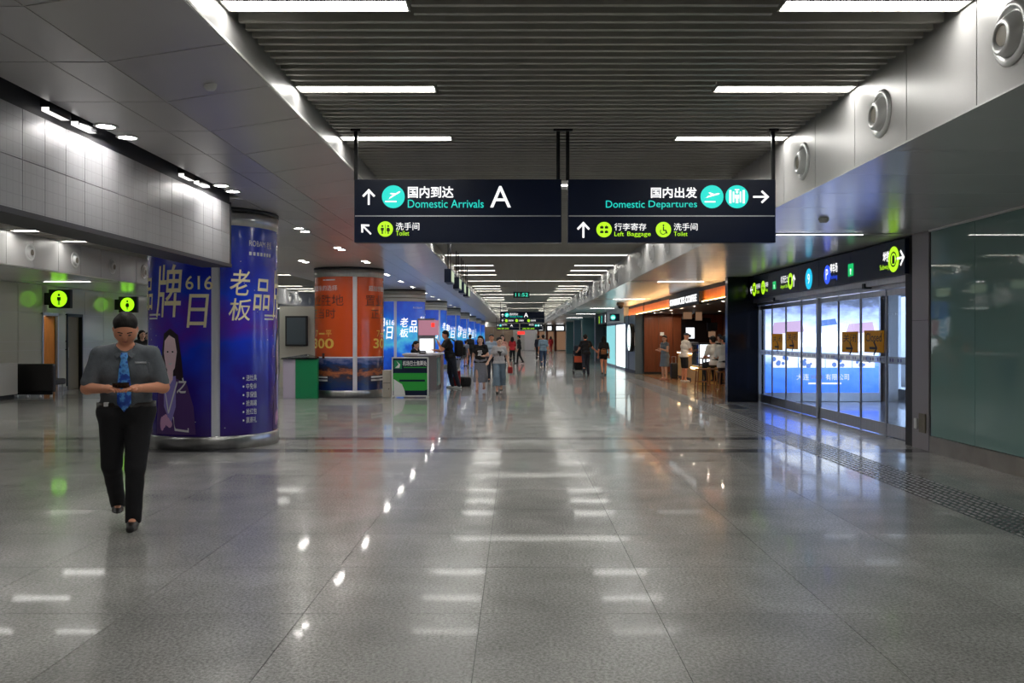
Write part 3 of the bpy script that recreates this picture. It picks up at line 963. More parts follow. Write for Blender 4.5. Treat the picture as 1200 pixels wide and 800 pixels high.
def base_column(y, label, strip0, poster_mat, cap_z=3.1, rings=False):
    t = thing('advertising_column', label, 'column', (CX, y, 0), 'round columns wrapped in posters')
    q = MB(); q.lathe([(CR - 0.03, 0.18), (CR - 0.03, 3.30)], 64); q.build('shaft', 'strip_grey', t, True, local=True)
    q = MB(); q.lathe([(CR - 0.04, 0.0), (CR + 0.02, 0.0), (CR + 0.02, 0.175), (CR + 0.012, 0.185), (CR - 0.04, 0.185)], 64); q.build('base_ring', 'steel', t, True, local=True)
    q = MB(); q.lathe([(CR - 0.05, cap_z), (CR + 0.012, cap_z), (CR + 0.012, 3.30), (CR - 0.05, 3.30)], 64); q.build('capital_ring', 'white' if rings else 'steel', t, True, local=True)
    q = MB(); q.lathe([(CR - 0.05, 3.30), (CR + 0.02, 3.30), (CR + 0.02, 3.35), (CR - 0.05, 3.35)], 64); q.build('black_ring', 'dark_trim', t, True, local=True)  # plain black ring between capital and soffit
    if rings:
        for z in (cap_z + 0.12, cap_z + 0.26):
            q = MB(); q.lathe([(CR, z), (CR + 0.03, z), (CR + 0.03, z + 0.025), (CR, z + 0.025)], 48); q.build('ring', 'door_grey', t, True, local=True)
    posters = []
    for k in range(3):
        a = strip0 + 120 * k
        q = MB(); arc(q, CR, a + 3.6, a + 116.4, 0.188, cap_z, 40, 12)
        posters.append((a + 3.6, q.build('poster', poster_mat, t, True, local=True)))
    return t, posters

def blue_design(a, p, big, small, portrait=True):
    for s, t0, t1, z0, z1 in (('老', 8, 27, 2.13, 2.49), ('板', 7, 28, 1.78, 2.09), ('品', 30, 52, 1.93, 2.38), ('牌', 58, 88, 1.82, 2.55), ('日', 92, 111, 1.68, 2.14)):
        wrap_text(s, big, p, a + t0, a + t1, z0, z1, bold=0.007, shear=0.12)
    wrap_text('616', big, p, a + 91, a + 114, 2.2, 2.39, bold=0.01)
    wrap_text('ROBAM', small, p, a + 26, a + 45, 2.83, 2.91)
    wrap_text('老板', small, p, a + 47, a + 55, 2.82, 2.92)
    for i in range(7):
        wrap_poly('fine_print', [(a + 26 + 4.2 * i, 2.70), (a + 28.6 + 4.2 * i, 2.70), (a + 28.6 + 4.2 * i, 2.75), (a + 26 + 4.2 * i, 2.75)], small, p)
    wrap_poly('fine_print', [(a + 44, 1.85), (a + 64, 1.85), (a + 64, 1.875), (a + 44, 1.875)], small, p)
    wrap_poly('fine_print', [(a + 44, 1.80), (a + 60, 1.80), (a + 60, 1.82), (a + 44, 1.82)], small, p)
    for i in range(26):
        z_, t_ = 0.3 + 2.7 * ((i * 0.618) % 1), 4 + 106 * ((i * 0.377) % 1)
        wrap_poly('printed_star', ell(a + t_, z_, 0.35, 0.006, 6), 'white_print', p, CR + 0.003)
    if not portrait:
        return
    for i, s in enumerate(('送灶具', '中免单', '享保值', '抢高端', '抢红包', '赢豪礼')):
        z = 0.98 - 0.118 * i
        wrap_text(s, small, p, a + 23, a + 34, z - 0.04, z + 0.045)
        wrap_poly('bullet', ell(a + 20.5, z, 0.8, 0.014, 10), small, p)
    # printed portrait of a woman with folded hands
    c = a + 76
    wrap_poly('printed_hair', [(c - 9, 1.02), (c - 9.5, 1.35), (c - 7, 1.60), (c, 1.67), (c + 8, 1.58), (c + 11, 1.3), (c + 13, 0.98), (c + 8, 0.85), (c - 6, 0.9)], 'hair_print', p)
    wrap_poly('printed_suit', [(c - 17, 0.22), (c - 15, 0.8), (c - 6, 0.98), (c + 4, 1.0), (c + 16, 0.92), (c + 22, 0.6), (c + 24, 0.22)], 'suit_print', p, CR + 0.005)
    wrap_poly('printed_shirt', [(c - 7, 1.0), (c + 6, 1.02), (c + 6, 0.6), (c + 1, 0.36), (c - 7, 0.6)], 'shirt_print', p, CR + 0.0065)
    wrap_poly('printed_face', [(c - 7, 1.33), (c - 6, 1.50), (c - 1, 1.58), (c + 5, 1.53), (c + 7, 1.35), (c + 5, 1.13), (c + 0.5, 1.03), (c - 4.5, 1.14)], 'face_print', p, CR + 0.0065)
    wrap_poly('printed_neck', [(c - 3, 1.15), (c + 3.5, 1.13), (c + 3, 0.97), (c, 0.9), (c - 3, 0.98)], 'face_print', p, CR + 0.0075)
    for dx in (-2.4, 2.8):
        wrap_poly('printed_eye', ell(c + dx, 1.35, 1.0, 0.012, 10), 'hair_print', p, CR + 0.008)
    wrap_poly('printed_mouth', [(c - 2, 1.19), (c + 2.6, 1.2), (c + 0.3, 1.165)], 'white_print', p, CR + 0.008)
    for k in range(5):
        wrap_poly('printed_hand', ell(c - 9 + 2.2 * k, 0.42 - 0.03 * abs(k - 2), 2.6, 0.10 - 0.012 * k, 12), 'pink_print', p, CR + 0.0075 + 0.0004 * k)
    for pts in ([(c - 8, 0.98), (c - 7, 0.98), (c - 1, 0.52), (c - 2, 0.50)], [(c + 7, 0.95), (c + 8, 0.93), (c - 1, 0.5), (c - 2, 0.52)], [(c + 3, 0.46), (c + 4, 0.46), (c + 5, 0.27), (c + 18, 0.25), (c + 18, 0.31), (c + 17, 0.31), (c + 17, 0.28), (c + 6, 0.30), (c + 5, 0.33)]):
        wrap_poly('printed_line', pts, 'white_print', p, CR + 0.009)
    wrap_text('之', 'white_print', p, c + 7, c + 16, 0.78, 1.0, CR + 0.009, 0.025, 0.25)

c1, ps = base_column(12.9, 'round column nearest the camera wrapped in dark blue posters with gold brush characters', 20.5, 'blue_poster')
for k in (0, 2):
    blue_design(ps[k][0], ps[k][1], 'cream_print', 'white_print')
c2, ps = base_column(23.3, 'round column wrapped in orange posters over a city picture', 20, 'orange_poster')
for k in (0, 2):
    a, p = ps[k]
    q = MB(); arc(q, CR + 0.002, a, a + 112.8, 0.188, 1.02, 40, 6); q.build('city_picture', 'city_print', p, True, local=True)
    q = MB(); arc(q, CR + 0.003, a, a + 112.8, 1.02, 1.05, 40, 1); q.build('horizon_band', 'strip_grey', p, True, local=True)
    wrap_text('置业胜地', 'orange_ink', p, a + 14, a + 98, 2.35, 2.64)
    wrap_text('正当时', 'orange_ink', p, a + 25, a + 85, 2.03, 2.28)
    wrap_text('超越想象的选择', 'white_print', p, a + 20, a + 88, 2.74, 2.88)
    wrap_text('7', 'yellow_ink', p, a + 38, a + 47, 1.56, 1.73)
    wrap_text('平', 'yellow_ink', p, a + 66, a + 78, 1.56, 1.73)
    wrap_poly('fine_print', [(a + 49, 1.62), (a + 64, 1.62), (a + 64, 1.66), (a + 49, 1.66)], 'yellow_ink', p)
    wrap_text('300', 'yellow_ink', p, a + 30, a + 82, 1.26, 1.52, bold=0.02)
    for s0, s1 in ((60, 66), (67, 84)):
        wrap_poly('fine_print', [(a + s0, 3.0), (a + s1, 3.0), (a + s1, 3.03), (a + s0, 3.03)], 'white_print', p)
    wrap_poly('seal_mark', [(a + 58, 1.0), (a + 64, 1.0), (a + 64, 1.14), (a + 58, 1.14)], 'orange_ink', p, CR + 0.006)
    for z in (0.42, 0.5):
        wrap_poly('fine_print', [(a + 25, z), (a + 70, z), (a + 70, z + 0.045), (a + 25, z + 0.045)], 'white_print', p, CR + 0.006)
for k in range(2, 9):
    t, ps = base_column(12.9 + 10.5 * k, f'round column wrapped in bright blue posters with painted-in glow, {nth(k - 2)} beyond the orange one', -8 if k == 2 else 20 + 7 * k, 'blue_poster_glow', 2.9, True)  # not backlit: the emission imitates bright hall light on them
    if k < 7:
        for j in (0, 2):
            a, p = ps[j]
            for s, t0, t1, z0, z1 in (('老', 8, 27, 1.93, 2.29), ('板', 7, 28, 1.55, 1.88), ('品', 30, 52, 1.73, 2.18), ('牌', 58, 88, 1.62, 2.35), ('日', 92, 111, 1.48, 1.95)):
                wrap_text(s, 'sign_white', p, a + t0, a + t1, z0, z1, bold=0.007, shear=0.12)
            wrap_text('616', 'sign_white', p, a + 91, a + 114, 2.0, 2.2)
            wrap_text('ROBAM', 'white_print', p, a + 40, a + 70, 2.63, 2.7)
            wrap_poly('fine_print', [(a + 55, 1.6), (a + 85, 1.6), (a + 85, 1.65), (a + 55, 1.65)], 'white_print', p)

# ------------------------------------------------------------------ hanging direction signs
def hanging_sign(x0, x1, z0, z1, y, label, group=None, posts=(0.02, 0.98), zt=3.70, th=0.12, split=None):
    t = thing('hanging_sign', label, 'sign', ((x0 + x1) / 2, y, z0), group)
    q = MB(); q.bevbox(x0, x1, y, y + th, z0, z1, 0.006); b = q.build('sign_box', 'navy', t)
    for p in posts:
        xx = x0 + (x1 - x0) * p
        q = MB(); q.box(xx - 0.018, xx + 0.018, y + th / 2 - 0.018, y + th / 2 + 0.018, z1, zt); q.box(xx - 0.05, xx + 0.05, y + th / 2 - 0.04, y + th / 2 + 0.04, zt - 0.02, zt)
        q.build('post', 'black_metal', t)
    if split:
        q = MB(); q.box(x0 + 0.01, x1 - 0.01, y - 0.004, y, split - 0.006, split + 0.006); q.build('divider', 'alu', t)
    return t, b
SY = 9.05
SF = frame_front(SY)
def px2(x, y, Y=SY):
    a = W(x, y, Y); return a[0], a[2]
def sign_text(s, mat, par, box, Y=SY, bold=0.0):
    u0, v1 = px2(box[0], box[1], Y); u1, v0 = px2(box[2], box[3], Y)
    return text(s, mat, par, frame_front(Y), u0, u1, v0, v1, bold=bold)
def sx_(x, Y=SY): return px2(x, 0, Y)[0]
def sz_(y, Y=SY): return px2(0, y, Y)[1]
PM = SY / FPX
t, b = hanging_sign(sx_(415), sx_(658), sz_(284), sz_(210), SY, 'dark hanging sign reading Domestic Arrivals A above Toilet', 'near hanging direction signs', (0.004, 0.985), split=sz_(253))
arrow(t, SF, sx_(432.2), sz_(230.5), 9.6 * PM, 0)
icon('arrive', t, SF, sx_(461), sz_(230.5), 13.4 * PM, 'sign_teal', 'sign_white')
sign_text('国内到达', 'sign_white', t, (478, 218.3, 531.5, 232), bold=0.02)
sign_text('Domestic', 'sign_teal', t, (478, 234, 524.6, 243.4)); sign_text('Arrivals', 'sign_teal', t, (528.5, 234, 566.8, 243.4))
sign_text('A', 'sign_white', t, (574.4, 218, 598.7, 243))
arrow(t, SF, sx_(429), sz_(268.5), 8.3 * PM, math.radians(45))
icon('toilet', t, SF, sx_(451.6), sz_(268.3), 9 * PM, 'sign_lime', 'ink')
sign_text('洗手间', 'sign_white', t, (464, 260.7, 491.4, 269.6))
sign_text('Toilet', 'sign_lime', t, (464, 270.4, 479.5, 276))
t, b = hanging_sign(sx_(665.5), sx_(909), sz_(284), sz_(210), SY, 'dark hanging sign reading Domestic Departures above Left Baggage', 'near hanging direction signs', (0.0, 0.995), split=sz_(253))
sign_text('国内出发', 'sign_white', t, (762.7, 219.3, 816.8, 232), bold=0.02)
sign_text('Domestic', 'sign_teal', t, (710, 235, 755.5, 243.4)); sign_text('Departures', 'sign_teal', t, (760, 235, 816.8, 245.3))
icon('depart', t, SF, sx_(834.3), sz_(230.5), 13.5 * PM, 'sign_teal', 'sign_white')
icon('gate', t, SF, sx_(863.5), sz_(230.5), 13.5 * PM, 'sign_teal', 'sign_white')
arrow(t, SF, sx_(892), sz_(230.6), 9.6 * PM, -math.pi / 2)
arrow(t, SF, sx_(683.6), sz_(269), 9.6 * PM, 0)
icon('bags', t, SF, sx_(707.9), sz_(269), 9 * PM, 'sign_lime', 'ink')
sign_text('行李寄存', 'sign_white', t, (720, 261.5, 757.3, 270))
sign_text('Left', 'sign_lime', t, (720, 271.4, 731, 276.6)); sign_text('Baggage', 'sign_lime', t, (735, 271.4, 762.5, 278))
icon('wheel', t, SF, sx_(777.4), sz_(269), 9 * PM, 'sign_lime', 'ink')
sign_text('洗手间', 'sign_white', t, (789.5, 261.5, 817.3, 270))
sign_text('Toilet', 'sign_lime', t, (789.5, 271.4, 805.6, 276.5))

# far hanging signs
Y = 54.0; F = frame_front(Y)
t, b = hanging_sign(sx_(586, Y), sx_(638, Y), sz_(378, Y), sz_(365, Y), Y, 'far hanging direction sign with letter A above the pair of signs', 'far hanging direction signs', (0.01, 0.99), split=sz_(373.2, Y))
arrow(t, F, sx_(589, Y), sz_(369.2, Y), 0.1, 0); arrow(t, F, sx_(589, Y), sz_(375.6, Y), 0.08, 0)
icon('arrive', t, F, sx_(594, Y), sz_(369, Y), 0.13, 'sign_teal', 'sign_white')
sign_text('国内到达', 'sign_white', t, (597.3, 366.6, 607, 369.4), Y); sign_text('Domestic Arrivals', 'sign_teal', t, (597.3, 369.8, 612.5, 371.6), Y)
sign_text('A', 'sign_white', t, (614, 366.4, 619, 371.6), Y)
for x, s in ((593.5, '洗手间'), (605.5, '行李寄存'), (619.5, '洗手间')):
    icon('toilet', t, F, sx_(x, Y), sz_(375.6, Y), 0.085, 'sign_lime', 'ink'); sign_text(s, 'sign_white', t, (x + 2.2, 374.4, x + 8.2, 376.6), Y)
Y = 85.0; F = frame_front(Y)
for i, (xa, xb, lb) in enumerate(((581.5, 608.5, 'farthest hanging direction sign with letter A'), (609.5, 636, 'farthest hanging direction sign beside the one with letter A'))):
    t, b = hanging_sign(sx_(xa, Y), sx_(xb, Y), sz_(386.5, Y), sz_(379, Y), Y, lb, 'far hanging direction signs', (0.01, 0.99), split=sz_(383.3, Y))
    if i == 0:
        arrow(t, F, sx_(583.5, Y), sz_(381.2, Y), 0.09, 0); icon('arrive', t, F, sx_(586.5, Y), sz_(381.2, Y), 0.11, 'sign_teal', 'sign_white')
        sign_text('国内到达', 'sign_white', t, (588.3, 379.8, 594, 381.2), Y); sign_text('A', 'sign_white', t, (598, 379.8, 601, 382.6), Y)
        sign_text('洗手间', 'sign_lime', t, (582.5, 384, 596, 385.8), Y)
    else:
        sign_text('国内出发', 'sign_white', t, (620, 379.8, 625.5, 381.2), Y); icon('depart', t, F, sx_(628, Y), sz_(381.2, Y), 0.11, 'sign_teal', 'sign_white')
        icon('gate', t, F, sx_(631, Y), sz_(381.2, Y), 0.11, 'sign_teal', 'sign_white'); arrow(t, F, sx_(634, Y), sz_(381.2, Y), 0.09, -math.pi / 2)
        sign_text('洗手间', 'sign_lime', t, (612, 384, 626, 385.8), Y)

# digital clock on two wires
Y = 31.6
t = thing('hanging_clock', 'black digital clock reading 11:52 hung on two wires', 'clock', (W(611, 348, Y)[0], Y, sz_(348.5, Y)))
q = MB(); q.bevbox(sx_(601.5, Y), sx_(620.5, Y), Y, Y + 0.08, sz_(348.8, Y), sz_(341.8, Y), 0.01); q.build('clock_case', 'black', t)
sign_text('11:52', 'clock_green', t, (604, 343.2, 618.8, 347.3), Y)
for x in (605.2, 618):
    q = MB(); q.tube([(sx_(x, Y), Y + 0.04, sz_(341.8, Y)), (sx_(x, Y), Y + 0.04, 3.82)], 0.006, 6); q.build('wire', 'alu', t)

# row of small hanging signs seen edge on, by the left edge of the slatted ceiling
hs = None
for i, y in enumerate((19.0, 21.6, 23.6, 25.6)):
    lb = f'small hanging sign seen edge on, {nth(i)} of the row from the camera'
    if hs is None:
        hs = thing('hanging_sign', lb, 'sign', (-1.5, y, 2.74), 'small hanging signs seen edge on')
        q = MB(); q.bevbox(-0.075, 0.075, 0, 0.9, 0, 0.29, 0.005); q.build('sign_box', 'navy', hs, local=True)
        q = MB(); q.box(0.075, 0.079, 0.05, 0.85, 0.03, 0.26); q.build('sign_face', 'blade_face', hs, local=True)
        for yy in (0.1, 0.8):
            q = MB(); q.box(-0.012, 0.012, yy - 0.012, yy + 0.012, 0.29, 0.97); q.build('post', 'black_metal', hs, local=True)
    else:
        dup(hs, (-1.5, y, 2.74), lb)

# restroom blade signs
for i, (y, kd, lb) in enumerate(((24.5, 'man', 'lit green restroom sign with a man figure on the glossy wall'), (28.8, 'lady', 'lit green restroom sign with a woman figure on the glossy wall'))):
    t = thing('restroom_sign', lb, 'sign', (-13.2, y, 2.36), 'restroom signs')
    q = MB(); q.bevbox(-13.06, -12.46, y, y + 0.14, 2.36, 2.88, 0.006); q.build('sign_box', 'black', t)
    q = MB(); q.box(-13.2, -13.06, y + 0.03, y + 0.11, 2.45, 2.79); q.build('bracket', 'black_metal', t)
    icon(kd, t, frame_front(y), -12.77, 2.62, 0.225, 'lime_bright', 'ink')
    q = MB(); q.box(-13.0, -12.52, y + 0.14, y + 0.144, 2.41, 2.83); q.build('rear_face', 'lime_bright', t)

# ------------------------------------------------------------------ glass doors and what lies behind
DX = 5.75
q = MB(); q.box(DX, DX + 0.16, 12.72, 21.05, 2.30, 2.46); q.box(DX - 0.1, DX, 12.72, 21.05, 2.36, 2.46)
door = struct('door_3', q, 'steel')
q = MB(); q.box(DX, DX + 0.16, 12.72, 21.05, 2.46, 3.0); q.build('lintel_board', 'navy', door)
DYS = [12.78 + 1.034 * k for k in range(9)]
for k, y in enumerate(DYS):
    w = 0.05 if k in (0, 4, 8) else 0.012
    q = MB(); q.box(DX + (0.02 if w > 0.03 else 0.045), DX + (0.09 if w > 0.03 else 0.075), y - w, y + w, 0, 2.30); q.build('mullion', 'alu', door)
for k in range(8):
    a, b = DYS[k] + 0.016, DYS[k + 1] - 0.016
    off = 0.048 if k in (1, 2, 5, 6) else 0.052
    q = MB(); q.box(DX + off, DX + off + 0.02, a, b, 0.01, 0.2); q.box(DX + off, DX + off + 0.02, a, b, 2.2, 2.29); q.box(DX + off, DX + off + 0.02, a, a + 0.014, 0.2, 2.2); q.box(DX + off, DX + off + 0.02, b - 0.014, b, 0.2, 2.2)
    lf = q.build('door_leaf', 'steel', door)
    q = MB(); q.flat([(-b + 0.014, 0.2), (-a - 0.014, 0.2), (-a - 0.014, 2.2), (-b + 0.014, 2.2)], frame_right(DX + off + 0.01)); q.build('pane', 'glass', lf)
    q = MB(); q.box(DX + off + 0.004, DX + off + 0.008, a + 0.015, b - 0.015, 1.14, 1.25); fb = q.build('frosted_band', 'frost', lf)
    q = MB(); fr = frame_right(DX + off + 0.003)
    for j in range(9):
        u = -b + 0.1 + 0.095 * j
        if j % 3 != 2:
            q.flat([(u, 1.17), (u + 0.05, 1.17), (u + 0.05, 1.22), (u, 1.22)], fr)
    q.build('printed_mark', 'suit_print', lf)
for y in (14.3, 19.3):
    q = MB(); q.box(DX - 0.12, DX, y - 0.05, y + 0.05, 2.34, 2.42); q.build('motion_sensor', 'black', door)

# lit sign band over the doors
BX = 5.56
t = thing('sign_band', 'long dark lit sign band over the glass doors with Subway and Parking signs', 'sign', (BX, 16.8, 2.46))
q = MB()
ys = [12.6, 14.68, 15.35, 16.2, 17.4, 19.5, 20.1, 21.04]
for a, b in zip(ys[:-1], ys[1:]):
    q = MB(); q.box(BX, BX + 0.19, a + 0.004, b - 0.004, 2.46, 2.965); q.build('sign_panel', 'navy', t)
FR = frame_right(BX)
def u_at(px): return -FPX * BX / (px - VPX)
def band_text(s, mat, p0, p1, v0, v1, bold=0.0):
    text(s, mat, t, FR, u_at(p0), u_at(p1), v0, v1, bold=bold)
icon('bus', t, FR, u_at(884), 2.67, 0.155, 'sign_lime', 'ink'); arrow(t, FR, u_at(880.9), 2.67, 0.12, math.pi / 2)
band_text('洗手间', 'sign_white', 886.2, 891, 2.67, 2.78); band_text('Toilet', 'sign_lime', 886.2, 890, 2.56, 2.64)
icon('toilet', t, FR, u_at(894.4), 2.67, 0.155, 'sign_lime', 'ink'); band_text('行李寄存', 'sign_white', 896.6, 900.4, 2.67, 2.78); band_text('Left Baggage', 'sign_lime', 896.6, 900, 2.56, 2.64)
band_text('机场巴士', 'sign_white', 915.2, 923.6, 2.68, 2.83); band_text('Airport Bus', 'sign_lime', 914.8, 923.6, 2.55, 2.65)
icon('bus', t, FR, u_at(926.4), 2.69, 0.165, 'sign_lime', 'ink'); arrow(t, FR, u_at(930.4), 2.69, 0.13, 0)
icon('none', t, FR, u_at(948), 2.66, 0.2, 'sign_cyan', 'sign_white'); text('9', 'sign_white', t, FR, u_at(948) - 0.06, u_at(948) + 0.06, 2.56, 2.76, 0.008)
icon('none', t, FR, u_at(969.6), 2.67, 0.17, 'sign_blue', 'sign_white'); text('P', 'sign_white', t, FR, u_at(969.6) - 0.06, u_at(969.6) + 0.05, 2.58, 2.77, 0.008)
band_text('停车场', 'sign_white', 972.8, 981.6, 2.68, 2.85, 0.02); band_text('Parking', 'sign_blue', 973, 981.4, 2.55, 2.65)
band_text('地铁', 'sign_white', 1035, 1042.4, 2.68, 2.84, 0.02); band_text('Subway', 'sign_lime', 1031.3, 1042.4, 2.55, 2.65)
icon('metro', t, FR, u_at(1047.4), 2.70, 0.19, 'sign_lime', 'ink'); arrow(t, FR, u_at(1055.2), 2.70, 0.15, -math.pi / 2)
for px in (907.6, 997.2):
    q = MB(); u = u_at(px); hh = 0.13 * (0.8 if px > 950 else 0.65)
    q.flat([(u - 0.12, 2.67 - hh), (u + 0.12, 2.67 - hh), (u + 0.12, 2.67 + hh), (u - 0.12, 2.67 + hh)], FR, 0.004)
    o_ = q.build('exit_plate', 'exit_green', t)
    q = MB(); q.flat(xf(MAN, u, 2.66, hh * 0.7), FR, 0.008); q.build('exit_figure', 'sign_white', o_)

# yellow notices stuck on the panes
for i, (p0, p1, p2, p3, s, lb) in enumerate(((905, 917, 391, 410, '关闭', 'small yellow notice on the farthest marked pane of the doors'), (922, 935, 388.5, 409, '关闭', 'yellow notice with arrow on the pane beside the farthest one'),
                                             (987, 1005.5, 388.5, 413, '关闭', 'yellow notice with black characters and arrow on a middle pane'), (1013, 1036, 387, 413, 'Closed', 'yellow notice reading Closed on the nearest marked pane'))):
    ux = [-FPX * 5.77 / (p - VPX) for p in (p0, p1)]
    Ym = -(ux[0] + ux[1]) / 2
    z1, z0 = sz_(p2, Ym), sz_(p3, Ym)
    t = thing('notice', lb, 'notice', (5.77, Ym, z0), 'yellow notices on the glass doors')
    FN = frame_right(5.765)
    q = MB(); q.box(5.765, 5.775, -ux[1], -ux[0], z0, z1); q.build('card', 'yellow_card', t)
    w = ux[1] - ux[0]
    text(s, 'ink', t, FN, ux[0] + 0.1 * w, ux[1] - 0.1 * w, z0 + 0.5 * (z1 - z0), z1 - 0.12 * (z1 - z0), 0.003)
    arrow(t, FN, (ux[0] + ux[1]) / 2, z0 + 0.2 * (z1 - z0), 0.16, -math.pi / 2, 'ink')

# vestibule
q = MB(); q.box(5.9, 9.6, 12.3, 26, 2.72, 2.8); struct('ceiling_vestibule', q, 'door_grey')
q = MB(); q.box(5.95, 9.6, 12.1, 12.3, 0, 2.8); struct('wall_vestibule', q, 'grey_pillar')
q = MB(); q.box(8.85, 9.15, 21.1, 21.5, 0, 2.72); struct('pillar_white', q, 'panel_white')
q = MB(); q.box(9.6, 9.7, 12.3, 26, 0, 0.25); q.box(9.6, 9.7, 12.3, 26, 2.6, 2.8)
w3 = struct('window_1', q, 'alu')
for k in range(13):
    q = MB(); q.box(9.6, 9.68, 12.3 + 1.1 * k - 0.04, 12.3 + 1.1 * k + 0.04, 0.25, 2.6); q.build('mullion', 'alu', w3)
    if k < 12:
        q = MB(); q.flat([(-12.3 - 1.1 * k - 1.06, 0.25), (-12.3 - 1.1 * k - 0.04, 0.25), (-12.3 - 1.1 * k - 0.04, 2.6), (-12.3 - 1.1 * k - 1.06, 2.6)], frame_right(9.64)); q.build('pane', 'glass', w3)
for i, (x, y) in enumerate(((6.9, 14.4), (8.2, 14.4), (6.9, 16.6), (8.2, 16.6), (6.9, 18.8), (8.2, 18.8))):
    tt = thing('panel_light', f'square light behind the glass doors, {nth(i // 2)} row, {"nearer the doors" if i % 2 == 0 else "nearer the outer windows"}', 'light', (x, y, 2.7), 'ceiling lights of the vestibule')
    q = MB(); q.box(x - 0.32, x + 0.32, y - 0.12, y + 0.12, 2.695, 2.72); q.build('frame', 'alu', tt)
    q = MB(); q.box(x - 0.3, x + 0.3, y - 0.1, y + 0.1, 2.690, 2.695); q.build('diffuser', 'outside_white', tt)
t = thing('advertising_lightbox', 'wide bright blue advertising lightbox behind the glass doors', 'lightbox', (7.3, 21.2, 0))
q = MB(); q.bevbox(5.92, 8.75, 21.15, 21.3, 0.0, 2.66, 0.01); q.build('case', 'alu', t)
q = MB(); q.flat([(5.97, 0.22), (8.7, 0.22), (8.7, 2.6), (5.97, 2.6)], frame_front(21.14)); q.build('picture', 'billboard_print_haze', t)
FB = frame_front(21.14)
for i, (xa, xb) in enumerate(((6.12, 6.75), (6.78, 7.4), (7.42, 8.05), (8.07, 8.6))):
    q = MB(); q.flat([(xa, 0.82), (xb, 0.82), (xb, 1.15), (xa, 1.15)], FB, 0.004); pc = q.build('picture_and_haze', 'screen_white', t)
    for j in range(7):
        q = MB(); a = xa + 0.05 + (xb - xa - 0.15) * rng.random(); b = 0.86 + 0.2 * rng.random()
        q.flat(circle(a, b, 0.03 + 0.035 * rng.random(), 8), FB, 0.007); q.build('printed_blot', 'outside_blue', pc)
text('大连', 'sign_white', t, FB, 6.72, 7.02, 0.52, 0.67, 0.005); text('有限公司', 'sign_white', t, FB, 7.42, 7.98, 0.52, 0.67, 0.005)
q = MB(); q.flat([(7.06, 0.55), (7.38, 0.55), (7.38, 0.64), (7.06, 0.64)], FB, 0.005); q.build('fine_print', 'outside_blue', t)
q = MB(); q.flat([(7.0, 0.42), (7.8, 0.42), (7.8, 0.46), (7.0, 0.46)], FB, 0.005); q.build('fine_print', 'sign_white', t)
for xa, xb, za, zb, mt in ((6.1, 6.9, 1.62, 1.95, 'pink_pale'), (6.3, 6.9, 1.25, 1.5, 'outside_white'), (7.1, 7.9, 1.3, 1.7, 'outside_white'), (7.9, 8.6, 1.62, 1.92, 'pink_pale'), (8.0, 8.6, 1.2, 1.45, 'outside_white'), (7.2, 7.7, 1.8, 2.0, 'outside_blue')):
    q = MB(); q.flat([(xa, za), (xb, za + 0.06), (xb - 0.05, zb), (xa + 0.08, zb - 0.05)], FB, 0.005); q.build('picture_and_haze', mt, t)  # pale glowing patches imitate the bright outdoors, laid over the lightbox
# road side beyond the outer windows
q = MB(); q.box(9.7, 40, -5, 60, -0.1, -0.02); struct('road', q, 'joint')
q = MB(); q.box(24, 24.3, 0, 60, 0, 7)
bd = tag(struct('wall_outside', q, 'white'), kind='structure')
for k in range(12):
    q = MB(); q.box(23.9, 24, 14 + 3 * k, 16 + 3 * k, 0.6, 3.2); q.build('lit_window', 'outside_blue' if k % 3 else 'outside_white', bd)

# ------------------------------------------------------------------ tactile paving
q = MB(); q.box(-0.14, 0.14, -0.14, 0.14, 0, 0.0015)
for i in range(4):
    for j in range(3):
        x, y = -0.105 + 0.07 * i, -0.093 + 0.093 * j
        q.m = 0
        q.add([(x - 0.012, y - 0.034, 0.0015), (x + 0.012, y - 0.034, 0.0015), (x + 0.012, y + 0.034, 0.0015), (x - 0.012, y + 0.034, 0.0015),
               (x - 0.006, y - 0.026, 0.008), (x + 0.006, y - 0.026, 0.008), (x + 0.006, y + 0.026, 0.008), (x - 0.006, y + 0.026, 0.008)],
              [(0, 1, 5, 4), (1, 2, 6, 5), (2, 3, 7, 6), (3, 0, 4, 7), (4, 5, 6, 7)])
bars = MB(); bars.v, bars.f, bars.mi = list(q.v), list(q.f), [0] * 6 + [1] * (len(q.f) - 6)
bar_me = bars.mesh('tactile_tile', ['granite_dark', 'stud'])
q = MB(); q.box(-0.14, 0.14, -0.14, 0.14, 0, 0.0015); q.m = 1
for i in range(4):
    for j in range(4):
        q.lathe([(0.016, 0.0015), (0.012, 0.007), (0.0, 0.008)], 8, (-0.105 + 0.07 * i, -0.105 + 0.07 * j, 0))
dot_me = q.mesh('tactile_tile', ['granite_dark', 'stud'])
tp = thing('tactile_paving', 'strip of raised metal guide studs in the floor along the glass doors', 'paving', (4.1, 6.0, 0))
for k in range(90):
    y = 5.9 + 0.3 * k
    for j in range(2):
        o = bpy.data.objects.new('tactile_tile', dot_me if k in (4, 5, 24, 25, 26) else bar_me)
        COL.objects.link(o); o.parent = tp; o.location = (-0.05 + 0.29 * j, y - 6.0, 0)
q = MB(); q.bevbox(4.55, 5.0, 18.9, 20.2, 0.0, 0.012, 0.004); tag(q.build('floor_grille', 'steel'), 'flat metal cover plate in the floor before the dark pillar', 'cover plate')

